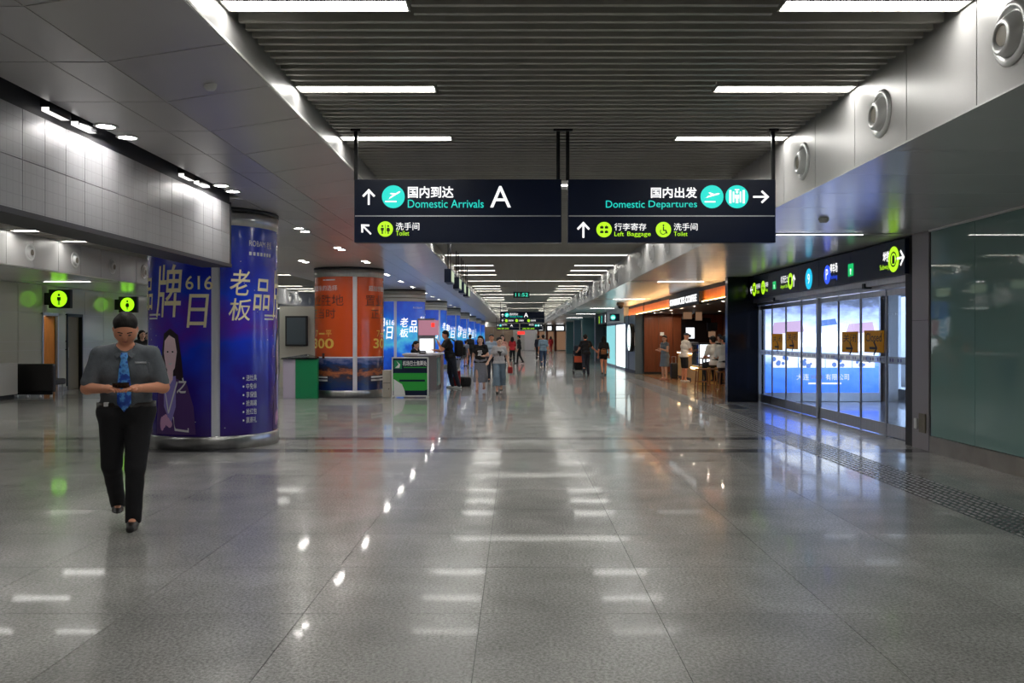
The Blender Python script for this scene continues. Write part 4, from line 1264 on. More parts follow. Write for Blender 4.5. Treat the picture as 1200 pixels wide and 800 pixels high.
# ------------------------------------------------------------------ cafe
SX = 5.3
q = MB(); q.box(5.1, 9.0, 21.3, 37.0, 0.0, 0.004)
sf = struct('floor_cafe', q, 'joint')
for i in range(7):
    for j in range(25):
        q = MB(); q.box(5.1 + 0.557 * i + 0.003, 5.1 + 0.557 * (i + 1) - 0.003, 21.4 + 0.62 * j + 0.003, 21.4 + 0.62 * (j + 1) - 0.003, 0, 0.008)
        q.build('floor_tile', 'shop_floor', sf)
q = MB(); q.box(5.3, 9.0, 36.8, 37.0, 0, 3.0); we = struct('wall_cafe_end', q, 'black')
for k in range(6):
    q = MB(); x = 5.32 + 0.6 * k; q.box(x + 0.006, x + 0.594, 36.77, 36.8, 0.1, 2.5); q.build('wall_panel', 'wood_dark', we)
q = MB(); q.box(5.3, 9.0, 36.75, 36.8, 0, 0.1); q.build('baseboard', 'black', we)
q = MB(); q.box(8.6, 8.8, 21.7, 36.8, 0, 3.0); ws = struct('wall_cafe_side', q, 'black')
for k in range(12):
    q = MB(); y = 22.2 + 1.2 * k; q.box(8.57, 8.6, y + 0.006, y + 1.194, 0.0, 2.5); q.build('wall_panel', 'wood_dark', ws)
q = MB(); q.box(5.9, 8.6, 21.5, 21.7, 0, 3.0); struct('wall_cafe_near', q, 'wood_dark')
q = MB(); q.box(5.3, 8.7, 21.3, 36.8, 2.53, 2.58); struct('ceiling_cafe', q, 'black')
q = MB(); q.box(5.33, 5.45, 21.3, 42.0, 2.53, 3.0)
fs = struct('trim_cafe', q, 'black')
for k in range(66):
    y = 21.4 + 0.31 * k
    q = MB(); q.box(5.31, 5.33, y + 0.006, y + 0.304, 2.56, 2.88); q.build('slat', 'wood_fascia', fs)
q = MB(); q.box(5.2, 5.34, 21.3, 42.0, 2.535, 2.555); q.build('bottom_rail', 'black', fs)
t = thing('light_strip', 'warm hidden light strip along the wooden cafe fascia', 'light', (5.29, 32, 2.56))
q = MB(); q.box(5.22, 5.235, 21.5, 24.9, 2.556, 2.562); q.box(5.22, 5.235, 30.0, 41.8, 2.556, 2.562); q.build('led_tape', 'warm_glow', t)
t = thing('shop_sign', 'black cafe sign board with raised white lettering on the wooden fascia', 'sign', (5.2, 27.5, 2.5))
q = MB(); q.bevbox(5.17, 5.265, 25.0, 29.9, 2.5, 2.86, 0.01); q.build('sign_board', 'black', t)
text('STARBUCKS COFFEE', 'sign_white', t, frame_right(5.165), -29.7, -25.3, 2.59, 2.80, 0.012, 0.02, 'letter', depth=0.022)
sp = None
for i, (x, y) in enumerate(((5.62, 24.0), (5.62, 25.9), (5.62, 27.9), (5.62, 30.0), (5.62, 32.2), (5.62, 34.4), (5.62, 36.0), (7.6, 28.0), (7.6, 33.0), (6.35, 36.1))):
    lb = f'small warm cafe spotlight along the shop front, {nth(i)} from the dark pillar' if i < 7 else f'small warm spotlight deep inside the cafe, {nth(i - 7)} of three'
    if sp is None:
        sp = thing('cafe_spotlight', lb, 'light', (x, y, 2.53), 'cafe spotlights')
        q = MB(); q.lathe([(0.04, -0.002), (0.075, -0.002), (0.08, -0.012), (0.05, -0.012), (0.04, -0.002)], 16); q.build('trim_ring', 'black_metal', sp, True, local=True)
        q = MB(); q.lathe([(0, -0.004), (0.05, -0.004)], 14); q.build('lens', 'spot_glow', sp, local=True)
    else:
        dup(sp, (x, y, 2.53), lb)
# dark alcove with machines at the back, menu boards, papers
t = thing('back_counter_unit', 'dark alcove with coffee machines at the end wall of the cafe', 'cabinet', (7.4, 36.4, 0))
q = MB(); q.box(6.85, 8.1, 36.3, 36.75, 0, 0.9); q.build('cabinet_body', 'black_gloss', t)
q = MB(); q.box(6.85, 8.1, 36.7, 36.76, 0.9, 2.35); q.build('back_panel', 'black_gloss', t)
q = MB(); q.bevbox(7.0, 7.5, 36.35, 36.7, 0.9, 1.35, 0.02); q.build('coffee_machine', 'steel', t)
q = MB(); q.box(7.05, 7.4, 36.68, 36.70, 1.5, 1.95); q.build('lit_panel', 'screen_white', t)
for x in (7.6, 7.75, 7.9):
    q = MB(); q.lathe([(0, 0.9), (0.05, 0.9), (0.055, 1.15), (0.03, 1.22), (0.03, 1.3), (0, 1.3)], 10, (x, 36.5, 0)); q.build('bottle', 'teal_paint', t, True)
for i, (x0, x1, z0, z1, yy) in enumerate(((6.25, 6.62, 2.22, 2.52, 33.2), (6.72, 7.0, 2.17, 2.52, 33.2))):
    tt = thing('menu_board', ['wider hanging menu board in the cafe', 'taller hanging menu board in the cafe'][i], 'menu board', ((x0 + x1) / 2, yy, z0), 'cafe menu boards')
    q = MB(); q.box(x0, x1, yy, yy + 0.04, z0, z1); q.build('frame', 'black', tt)
    q = MB(); q.flat([(x0 + 0.02, z0 + 0.02), (x1 - 0.02, z0 + 0.02), (x1 - 0.02, z1 - 0.02), (x0 + 0.02, z1 - 0.02)], frame_front(yy - 0.003)); q.build('menu_face', 'menu_glow', tt)
    q = MB(); q.box((x0 + x1) / 2 - .01, (x0 + x1) / 2 + .01, yy + .01, yy + .03, z1, 2.53) if z1 < 2.52 else None
    if q.v: q.build('hanger', 'black', tt)
t = thing('order_screen', 'dark tilted screen with a paper below over the cafe counter', 'screen', (6.9, 30.6, 1.0))
q = MB(); q.bevbox(6.62, 6.98, 30.6, 30.65, 1.78, 2.06, 0.01); q.build('display', 'black_gloss', t)
q = MB(); q.box(6.66, 6.90, 30.58, 30.6, 1.55, 1.75); q.build('paper', 'menu_glow', t)
q = MB(); q.tube([(6.88, 30.64, 0.008), (6.88, 30.64, 1.8)], 0.02); q.build('stand', 'black_metal', t)
for i, (x, z) in enumerate(((5.98, 1.62), (5.98, 1.12))):
    q = MB(); q.bevbox(x, x + 0.16, 36.74, 36.77, z, z + 0.14, 0.004)
    tag(q.build('wall_notice', 'white'), ['white notice card high on the wooden cafe end wall', 'white notice card lower on the wooden cafe end wall'][i], 'notice', 'cards on the cafe end wall')
# counter with lit underside, pastry case
t = thing('cafe_counter', 'long cafe counter with glowing edge under its top', 'counter', (6.3, 31.5, 0))
q = MB(); q.box(6.21, 6.7, 29.7, 33.6, 0.0, 0.98); q.build('counter_body', 'counter_front', t)
q = MB(); q.box(6.15, 6.21, 29.7, 33.6, 0.1, 0.9); q.build('front_panel', 'counter_front', t)
q = MB(); q.bevbox(6.08, 6.8, 29.65, 33.65, 0.99, 1.04, 0.008); q.build('counter_top', 'wood_seat', t)
q = MB(); q.box(6.12, 6.15, 29.7, 33.6, 0.955, 0.985); q.build('light_strip', 'counter_glow', t)
q = MB(); q.box(6.17, 6.21, 29.7, 33.6, 0, 0.1); q.build('kick_board', 'black', t)
t = thing('pastry_case', 'lit glass pastry case at the near end of the cafe counter', 'display case', (6.25, 28.9, 0))
q = MB(); q.bevbox(5.86, 6.6, 28.4, 29.6, 0.0, 0.62, 0.01); q.build('case_base', 'counter_front', t)
q = MB(); q.box(5.84, 5.86, 28.4, 29.6, 0.5, 0.55); q.build('light_strip', 'counter_glow', t)
q = MB()
for x in (5.88, 6.56):
    for y in (28.42, 29.56):
        q.box(x, x + 0.03, y, y + 0.03, 0.62, 1.32)
q.box(5.88, 6.59, 28.42, 29.59, 1.32, 1.36); q.build('case_frame', 'black_metal', t)
for z in (0.85, 1.08):
    q = MB(); q.box(5.92, 6.55, 28.45, 29.5, z, z + 0.012); q.build('shelf', 'glass_green', t)
q = MB(); q.box(5.92, 6.55, 29.5, 29.53, 0.64, 1.30); q.build('lit_back', 'case_glow', t)
q = MB(); q.box(5.87, 5.876, 28.45, 29.56, 0.63, 1.31); q.build('front_pane', 'glass', t)
for k in range(8):
    z = (0.625, 0.866, 1.096)[k % 3]
    q = MB(); q.ball((6.05 + 0.2 * (k % 3), 28.52 + 0.11 * k, z + 0.032), (0.06, 0.045, 0.03), 10, 6)
    tag(q.build('pastry', 'wood_orange', None, True), f'small brown pastry in the lit glass case, {["bottom", "middle", "top"][k % 3]} shelf, {nth(k // 3)} from the near end', 'pastry', 'pastries in the glass case')

def stool(loc, label, rot=0):
    t = thing('wooden_stool', label, 'stool', loc, 'wooden stools before the cafe', rot)
    q = MB(); q.bevbox(-0.19, 0.19, -0.19, 0.19, 0.60, 0.64, 0.012); q.build('seat', 'wood_seat', t, local=True)
    for sx in (-1, 1):
        for sy in (-1, 1):
            q = MB(); q.tube([(sx * 0.19, sy * 0.19, 0), (sx * 0.145, sy * 0.145, 0.605)], 0.019, 8); q.build('leg', 'wood_seat', t, local=True)
    for sx in (-1, 1):
        q = MB(); q.tube([(sx * 0.178, -0.178, 0.16), (sx * 0.178, 0.178, 0.16)], 0.013, 6); q.build('stretcher', 'wood_seat', t, local=True)
        q = MB(); q.tube([(-0.171, sx * 0.171, 0.26), (0.171, sx * 0.171, 0.26)], 0.013, 6); q.build('stretcher', 'wood_seat', t, local=True)
    return t
st = stool((5.36, 25.4, 0.008), 'empty wooden stool farther from the dark pillar')
dup(st, (5.82, 25.55, 0.008), 'wooden stool under the farther seated person in white', rot=0.2)
dup(st, (5.52, 23.4, 0.008), 'wooden stool nearest the dark pillar, under the nearer seated person')
t = thing('high_table', 'narrow wooden cafe table before the seated people', 'table', (6.0, 24.6, 0))
q = MB(); q.bevbox(5.5, 6.6, 26.0, 26.6, 0.90, 0.94, 0.008); q.build('table_top', 'wood_seat', t)
for x in (5.6, 6.5):
    for y in (26.1, 26.5):
        q = MB(); q.tube([(x, y, 0.008), (x, y, 0.90)], 0.025, 8); q.build('leg', 'black_metal', t)
for i, (x, y) in enumerate(((6.1, 26.15), (6.3, 26.4))):
    q = MB(); q.lathe([(0, 0.94), (0.03, 0.94), (0.04, 1.04), (0.042, 1.05), (0.034, 1.05), (0.028, 0.95), (0, 0.95)], 12, (x, y, 0))
    tag(q.build('paper_cup', 'white', None, True), ['white paper cup on the near end of the cafe table', 'white paper cup on the far end of the cafe table'][i], 'cup', 'cups on the cafe table')
t = thing('black_suitcase', 'small black suitcase beside the woman waiting at the cafe', 'suitcase', (5.55, 31.3, 0))
q = MB(); q.bevbox(5.55, 5.8, 31.65, 31.95, 0.06, 0.62, 0.04); q.build('shell', 'black', t)
q = MB(); q.tube([(5.6, 31.8, 0.6), (5.6, 31.8, 0.85), (5.74, 31.8, 0.85), (5.74, 31.8, 0.6)], 0.012, 6); q.build('handle', 'alu', t)
for x in (5.58, 5.77):
    q = MB(); q.lathe([(0, -0.015), (0.035, -0.015), (0.035, 0.015), (0, 0.015)], 10, (x, 31.8, 0.035), axis='x'); q.build('wheel', 'black', t)

# grey-blue end pier of the cafe with a round lit logo sign
q = MB(); q.box(4.97, 5.6, 37.0, 40.3, 0, 2.52)
pier = struct('wall_pier', q, 'bluegrey_panel')
q = MB(); q.box(4.95, 4.97, 39.05, 39.07, 0, 2.52); q.box(4.95, 4.97, 37.0, 40.3, 0, 0.15); q.build('joint_line', 'dark_trim', pier)
t = thing('round_logo_sign', 'round white lit sign disc on the grey-blue pier beside the cafe', 'sign', (4.9, 37.72, 1.0))
q = MB(); q.lathe([(0, 0.0), (0.58, 0.0), (0.60, -0.03), (0.60, -0.14), (0.56, -0.17), (0, -0.17)], 36, (4.97, 37.72, 1.53), axis='x'); q.build('drum', 'black', t, True)
q = MB(); q.lathe([(0, -0.174), (0.56, -0.174)], 36, (4.97, 37.72, 1.53), axis='x'); dsc = q.build('lit_face', 'white_box', t)
q = MB(); q.lathe([(0.36, -0.177), (0.42, -0.177)], 36, (4.97, 37.72, 1.53), axis='x'); q.build('ring', 'green_paint', dsc)
q = MB(); q.box(4.95, 4.968, 37.02, 37.1, 1.2, 1.75); tag(q.build('door_plate', 'white'), 'narrow white plate on the grey-blue pier near the cafe corner', 'plate')

# right wall beyond the cafe
q = MB(); q.box(5.9, 6.1, 40.3, Y1, 0, 3.0); wr2 = struct('wall_right_far', q, 'bluegrey_panel')
q = MB(); q.box(5.1, 5.9, 42.05, 50.0, 2.25, 3.0); q.build('fascia_board', 'panel_white', wr2)
for i, (ya, yb, mt, lb) in enumerate(((41.0, 44.9, 'white_box', 'bright white lightbox panel on the right wall beyond the cafe'), (45.2, 49.6, 'cyan_box', 'pale cyan lightbox panel on the right wall beyond the white one'))):
    t = thing('wall_lightbox', lb, 'lightbox', (5.05, (ya + yb) / 2, 0), 'lightboxes on the far right wall')
    q = MB(); q.box(5.05, 5.9, ya, yb, 0.0, 2.22); q.build('case', 'alu', t)
    q = MB(); q.flat([(-yb + 0.08, 0.12), (-ya - 0.08, 0.12), (-ya - 0.08, 2.16), (-yb + 0.08, 2.16)], frame_right(5.045)); q.build('lit_face', mt, t)
t = thing('blade_sign', 'small dark blade sign above the white lightbox', 'sign', (4.85, 43.8, 2.36))
q = MB(); q.bevbox(4.62, 5.1, 43.8, 43.95, 2.36, 2.72, 0.01); q.build('sign_box', 'navy', t)
icon('toilet', t, frame_front(43.8), 4.78, 2.54, 0.13, 'sign_teal', 'sign_white')
t = thing('entrance_sign', 'dark overhead entrance sign with small coloured icons beyond the lightboxes', 'sign', (5.1, 53, 2.3))
q = MB(); q.box(5.1, 5.9, 50.0, 56.0, 2.3, 2.95); q.build('sign_box', 'black', t)
FE = frame_right(5.1)
for y, m in ((54.6, 'sign_lime'), (53.0, 'sign_teal'), (50.8, 'sign_white')):
    icon('bus', t, FE, -y, 2.62, 0.24, m, 'ink')
q = MB(); q.box(5.5, 5.55, 50.05, 55.95, 0.0, 2.29); tag(q.build('glass_screen', 'glass_green'), 'greenish glass screen under the small entrance sign', 'screen')
for i, (y, x, w) in enumerate(((56.1, 5.0, 0.9), (66.0, 4.9, 1.2), (74.0, 4.8, 0.9), (84.0, 4.7, 1.6))):
    q = MB(); q.bevbox(x, 5.9, y, y + w, 0, 3.0, 0.02); struct('pillar_far', q, 'teal_paint' if i % 2 else 'bluegrey_panel')
for i, y in enumerate((61.0, 70.5, 78.5)):
    t = thing('shop_window', f'tall far shop window between grey pillars, {nth(i)} beyond the entrance sign', 'window', (5.8, y, 0), 'far shop windows')
    q = MB(); q.box(5.8, 5.88, y - 1.9, y + 1.9, 0.0, 2.6); q.build('frame', 'alu', t)
    q = MB(); q.flat([(-y - 1.8, 0.2), (-y + 1.8, 0.2), (-y + 1.8, 2.5), (-y - 1.8, 2.5)], frame_right(5.795)); q.build('pane', 'cyan_box' if i % 2 else 'backpainted_glass', t)
    q = MB(); q.box(5.76, 5.79, y - 0.5, y + 0.5, 1.9, 2.3); q.build('lit_panel', 'screen_white', t)
# far shops at the end of the hall
for i, (x0, x1, lit, lb) in enumerate(((2.3, 3.2, 'sign_white', 'far dark shop front beside the end pillar'), (3.3, 4.2, 'screen_white', 'far shop front with small white sign at the hall end'), (4.3, 5.6, 'screen_white', 'far shop front with warm lit window at the hall end'))):
    t = thing('far_shop_front', lb, 'shop front', ((x0 + x1) / 2, Y1 - 4, 0), 'shop fronts at the hall end')
    q = MB(); q.box(x0, x1, Y1 - 4, Y1 - 3.7, 2.2, 2.95); q.build('fascia', 'black', t)
    q = MB(); q.box(x0, x0 + 0.25, Y1 - 4, Y1 - 3.7, 0, 2.2); q.build('post', 'wood_dark', t)
    q = MB(); q.flat([(x0 + 0.25, 0.1), (x1, 0.1), (x1, 2.2), (x0 + 0.25, 2.2)], frame_front(Y1 - 3.8)); q.build('pane', 'menu_glow', t)
    q = MB(); q.flat([(x0 + 0.2, 2.35), (x1 - 0.25, 2.35), (x1 - 0.25, 2.8), (x0 + 0.2, 2.8)], frame_front(Y1 - 4.01)); q.build('lit_sign', lit, t)
t = thing('far_red_sign', 'red lit sign high at the end of the hall', 'sign', (0.45, 98, 1.95))
q = MB(); q.box(0.05, 0.85, 98, 98.1, 1.85, 2.2); q.build('sign_face', 'red_sign', t)
q = MB(); q.box(0.43, 0.47, 98.03, 98.07, 2.2, 3.8); q.build('post', 'black_metal', t)
# brown dome camera under the right soffit
t = thing('dome_camera', 'brown dome camera hanging under the right soffit before the cafe', 'camera', (4.0, 37.0, 3.0))
q = MB(); q.lathe([(0, 0), (0.16, 0), (0.16, -0.12), (0.11, -0.14)], 18, (4.35, 37, 3.0)); q.build('housing', 'door_grey', t, True)
q = MB(); q.ball((4.35, 37, 2.85), 0.11, 14, 8); q.build('dome', 'black_gloss', t, True)
t = thing('smoke_detector', 'small round smoke detector on the right soffit near the sign', 'smoke detector', (3.75, 10.75, 3.0))
q = MB(); q.lathe([(0, -0.05), (0.04, -0.05), (0.055, -0.03), (0.065, 0.0)], 16, (3.75, 10.75, 3.0)); q.build('case', 'white', t, True)
t = thing('ceiling_detector', 'small round detector on the sloped white soffit panel', 'smoke detector', (-2.2, 6.4, 3.38))
q = MB(); q.lathe([(0, -0.04), (0.03, -0.04), (0.045, -0.02), (0.05, 0.02)], 14, (-2.27, 6.5, 3.415)); q.build('case', 'white', t, True)

# ------------------------------------------------------------------ service desk, boards, kiosk
t = thing('sign_board', 'green and dark floor board of the airport bus ticket desk in a white frame', 'sign board', (-2.74, 22.5, 0))
bx0, bx1, by = -3.21, -2.27, 22.5
q = MB(); q.box(bx0, bx0 + 0.03, by, by + 0.04, 0, 1.04); q.box(bx1 - 0.03, bx1, by, by + 0.04, 0, 1.04); q.box(bx0, bx1, by, by + 0.04, 1.01, 1.04); q.box(bx0, bx1, by, by + 0.04, 0.03, 0.06)
q.box(bx0, bx0 + 0.05, by - 0.15, by + 0.2, 0, 0.03); q.box(bx1 - 0.05, bx1, by - 0.15, by + 0.2, 0, 0.03); q.build('frame', 'white', t)
FBD = frame_front(by + 0.005)
def bpx(px): return (px - VPX) / FPX * by
def bpz(py): return EYE + (VPY - py) / FPX * by
q = MB(); q.box(bx0 + 0.03, bx1 - 0.03, by + 0.006, by + 0.03, 0.06, 1.01); q.build('panel', 'navy', t)
q = MB(); q.flat([(bx0 + 0.03, bpz(457.5)), (bx1 - 0.1, bpz(457.5)), (bx1 - 0.03, bpz(456)), (bx1 - 0.03, bpz(437)), (bx0 + 0.03, bpz(437))], FBD); q.build('green_field', 'green_board', t)
q = MB(); q.flat([(bx0 + 0.05, bpz(463)), (bpx(475), bpz(463)), (bpx(474), bpz(457)), (bpx(471), bpz(450)), (bx0 + 0.05, bpz(444))], FBD, 0.004); q.build('printed_bus', 'white', t)
q = MB(); q.flat([(bx0 + 0.06, bpz(432)), (bpx(471), bpz(432)), (bpx(471), bpz(422)), (bx0 + 0.06, bpz(422))], FBD, 0.004); lg = q.build('logo_patch', 'green_paint', t)
q = MB(); q.flat([(bpx(463), bpz(431)), (bpx(467), bpz(427)), (bpx(464.5), bpz(422.5)), (bpx(469), bpz(427)), (bpx(468), bpz(431))], FBD, 0.007); q.build('logo_mark', 'white', lg)
text('机场巴士售票处', 'white_print', t, FBD, bpx(472), bpx(500), bpz(428.5), bpz(422.5), 0.004, 0.02)
q = MB(); q.flat([(bpx(473), bpz(431)), (bpx(499.5), bpz(431)), (bpx(499.5), bpz(429.8)), (bpx(473), bpz(429.8))], FBD, 0.004); q.build('fine_print', 'green_board', t)
q = MB(); q.flat([(bpx(468), bpz(447)), (bpx(498), bpz(447)), (bpx(498), bpz(444.6)), (bpx(468), bpz(444.6))], FBD, 0.004); q.build('fine_print', 'navy', t)
t = thing('beige_cabinet', 'small beige cabinet between the orange column and the green board', 'cabinet', (-3.4, 22.7, 0))
q = MB(); q.bevbox(-3.46, -3.25, 22.6, 23.0, 0.0, 0.70, 0.008); q.build('body', 'beige_box', t)
q = MB(); q.box(-3.45, -3.26, 22.595, 22.6, 0.37, 0.38); q.ball((-3.30, 22.6, 0.22), 0.015, 8, 6); q.build('knob', 'black', t)

t = thing('service_desk', 'grey curved service desk with teal side and wooden end', 'desk', (-2.4, 26, 0))
q = MB()
prof = [(-3.35, 26.9), (-3.3, 25.6), (-3.1, 25.15), (-2.8, 25.0), (-2.5, 25.2), (-2.36, 25.7), (-2.36, 28.0), (-2.75, 28.0), (-2.8, 25.9), (-2.95, 25.8), (-2.95, 26.9)]
FT = ((0, 0, 0), (1, 0, 0), (0, 1, 0), (0, 0, 1))
q.prism(prof, 0.0, 1.02, FT); q.build('desk_body', 'desk_grey', t)
q = MB(); q.prism([(x * 1.0 + (0.04 if x > -2.7 else -0.04), y - 0.04) for x, y in prof], 1.02, 1.07, FT); q.build('desk_top', 'strip_grey', t)
q = MB(); q.box(-2.36, -2.345, 25.8, 26.9, 0.12, 0.95); q.build('side_panel', 'teal_paint', t)
q = MB(); q.box(-2.36, -2.34, 26.92, 28.0, 0.0, 1.0); q.build('end_panel', 'wood_dark', t)
q = MB(); q.box(-2.95, -2.68, 24.985, 25.2, 0.2, 0.9); q.build('poster_panel', 'blue_poster', t)
t = thing('desk_display', 'bright white ticket screen under a pink advert behind the clerk', 'screen', (-3.2, 30.5, 0))
q = MB(); q.box(-3.45, -2.85, 30.5, 30.62, 0, 2.2); q.build('stand', 'desk_grey', t)
q = MB(); q.flat([(-3.42, 1.62), (-2.72, 1.62), (-2.72, 2.14), (-3.42, 2.14)], frame_front(30.49)); q.build('advert', 'pink_box', t)
q = MB(); q.flat([(-3.38, 1.0), (-2.9, 1.0), (-2.9, 1.5), (-3.38, 1.5)], frame_front(30.49)); q.build('lit_screen', 'screen_white', t)
q = MB(); q.flat([(-2.98, 1.9), (-2.86, 1.9), (-2.86, 2.05), (-2.98, 2.05)], frame_front(30.485)); q.build('logo_patch', 'red_sign', t)
t = thing('desk_telephone', 'small dark telephone on the service desk', 'telephone', (-2.75, 25.5, 1.07))
q = MB(); q.bevbox(-2.84, -2.64, 25.45, 25.6, 1.07, 1.12, 0.012); q.build('base', 'black', t)
q = MB(); q.tube([(-2.83, 25.5, 1.13), (-2.80, 25.5, 1.145), (-2.68, 25.5, 1.145), (-2.65, 25.5, 1.13)], 0.02, 8); q.build('handset', 'black', t)

t = thing('kiosk_counter', 'pale lilac and green kiosk counter with black top beside the orange column', 'counter', (-5.5, 22.6, 0))
q = MB(); q.bevbox(-5.92, -5.6, 22.22, 23.1, 0, 1.0, 0.006); q.build('side_panel', 'lilac', t)
q = MB(); q.bevbox(-5.6, -5.05, 22.2, 22.38, 0, 1.0, 0.006); q.build('front_panel', 'green_paint', t)
q = MB(); q.add([(-5.95, 22.15, 1.0), (-5.05, 22.15, 1.0), (-5.05, 22.4, 1.02), (-5.5, 23.1, 1.08), (-5.95, 22.15, 1.03), (-5.05, 22.15, 1.03), (-5.05, 22.4, 1.05), (-5.5, 23.1, 1.11)],
               [(0, 1, 2, 3), (4, 7, 6, 5), (0, 4, 5, 1), (1, 5, 6, 2), (2, 6, 7, 3), (3, 7, 4, 0)]); q.build('counter_top', 'black_gloss', t)
q = MB(); q.box(-7.3, -6.0, 27.0, 27.2, 0, 2.5); part = struct('wall_partition', q, 'wall_gloss')
t = thing('wall_screen', 'large grey wall screen behind the kiosk counter', 'screen', (-6.7, 26.9, 1.3))
q = MB(); q.bevbox(-7.1, -6.42, 26.9, 27.0, 1.28, 2.2, 0.01); q.build('bezel', 'black', t)
q = MB(); q.flat([(-7.05, 1.33), (-6.47, 1.33), (-6.47, 2.15), (-7.05, 2.15)], frame_front(26.89)); q.build('screen_face', 'screen_grey', t)

# padded black bench by the restroom wall
t = thing('padded_bench', 'black padded bench with chrome feet beside the orange door', 'bench', (-12.55, 22.9, 0))
q = MB(); q.bevbox(-13.08, -12.02, 22.75, 22.95, 0.12, 0.86, 0.05); q.build('backrest', 'leather', t)
q = MB(); q.bevbox(-13.05, -12.05, 22.95, 23.5, 0.30, 0.46, 0.04); q.build('seat', 'leather', t)
q = MB(); q.box(-13.05, -12.05, 22.78, 22.84, 0.06, 0.12); q.build('base_rail', 'black_metal', t)
for x in (-12.98, -12.72, -12.38, -12.10):
    q = MB(); q.lathe([(0, 0), (0.035, 0), (0.03, 0.03), (0.02, 0.07), (0, 0.07)], 12, (x, 22.82, 0)); q.build('foot', 'steel', t)
    q = MB(); q.tube([(x, 23.4, 0), (x, 23.4, 0.32)], 0.018, 8); q.build('leg', 'steel', t)
t = thing('beige_counter', 'low beige counter by the restroom wall next to the bench', 'counter', (-13.0, 21.6, 0))
q = MB(); q.bevbox(-13.17, -12.72, 20.6, 22.4, 0.1, 0.9, 0.02); q.build('body', 'wall_plain', t)
q = MB(); q.box(-13.15, -12.76, 20.7, 22.3, 0, 0.1); q.build('kick_board', 'black', t)
# row of dark waiting seats far off
pr = None
for k in range(5):
    lb = f'dark waiting seat far down the hall, {nth(k)} from the near end of its row'
    if pr is None:
        pr = thing('waiting_seat', lb, 'seat', (-3.0, 44.0, 0), 'waiting seats far down the hall')
        q = MB(); q.bevbox(-0.25, 0.25, -0.25, 0.2, 0.42, 0.48, 0.02); q.build('seat', 'leather', pr, local=True)
        q = MB(); q.bevbox(-0.25, 0.25, 0.2, 0.26, 0.5, 0.92, 0.02); q.build('backrest', 'leather', pr, local=True)
        q = MB(); q.tube([(-0.2, -0.1, 0), (-0.2, -0.1, 0.42)], 0.02); q.build('leg', 'steel', pr, local=True)
        q = MB(); q.tube([(0.2, -0.1, 0), (0.2, -0.1, 0.42)], 0.02); q.build('leg', 'steel', pr, local=True)
    else:
        dup(pr, (-3.0 + 0.02 * k, 44.0 + 0.55 * k, 0), lb)
    if k == 0:
        pr.rotation_euler = (0, 0, -math.pi / 2)

# ------------------------------------------------------------------ people
def surface_net(D, lo, res):
    """triangulate the zero level of a distance grid"""
    ins = D < 0
    nx, ny, nz = D.shape
    c = ins[:-1, :-1, :-1].astype(np.int8)
    cnt = np.zeros((nx - 1, ny - 1, nz - 1), np.int8)
    for i in (0, 1):
        for j in (0, 1):
            for k in (0, 1):
                cnt += ins[i:nx - 1 + i, j:ny - 1 + j, k:nz - 1 + k]
    mixed = (cnt > 0) & (cnt < 8)
    idx = -np.ones(mixed.shape, np.int64)
    cells = np.argwhere(mixed)
    idx[mixed] = np.arange(len(cells))
    acc = np.zeros((len(cells), 3)); num = np.zeros(len(cells))
    corners = [(i, j, k) for i in (0, 1) for j in (0, 1) for k in (0, 1)]
    for a in corners:
        for ax in range(3):
            if a[ax] == 0:
                b = list(a); b[ax] = 1
                da = D[cells[:, 0] + a[0], cells[:, 1] + a[1], cells[:, 2] + a[2]]
                db = D[cells[:, 0] + b[0], cells[:, 1] + b[1], cells[:, 2] + b[2]]
                m = (da < 0) != (db < 0)
                t = np.where(m, da / np.where(m, da - db, 1), 0)
                p = np.array(a, float)[None, :].repeat(len(cells), 0)
                p[:, ax] += t
                acc[m] += p[m]; num[m] += 1
    V = (cells + acc / num[:, None]) * res + lo
    F = []
    for ax in range(3):
        u, v = [(1, 2), (2, 0), (0, 1)][ax]
        sl0 = [slice(None)] * 3; sl1 = [slice(None)] * 3
        sl0[ax] = slice(0, -1); sl1[ax] = slice(1, None)
        e = np.argwhere(ins[tuple(sl0)] != ins[tuple(sl1)])
        sh = np.array(D.shape)
        e = e[(e[:, u] > 0) & (e[:, v] > 0) & (e[:, u] < sh[u] - 1) & (e[:, v] < sh[v] - 1)]
        if not len(e):
            continue
        def cell(du, dv):
            q = e.copy(); q[:, u] -= du; q[:, v] -= dv
            return idx[q[:, 0], q[:, 1], q[:, 2]]
        quad = np.stack([cell(1, 1), cell(0, 1), cell(0, 0), cell(1, 0)], 1)
        flip = ins[e[:, 0], e[:, 1], e[:, 2]]
        quad[~flip] = quad[~flip][:, ::-1]
        F.append(quad)
    F = np.concatenate(F)
    F = F[(F >= 0).all(1)]
    return V, F

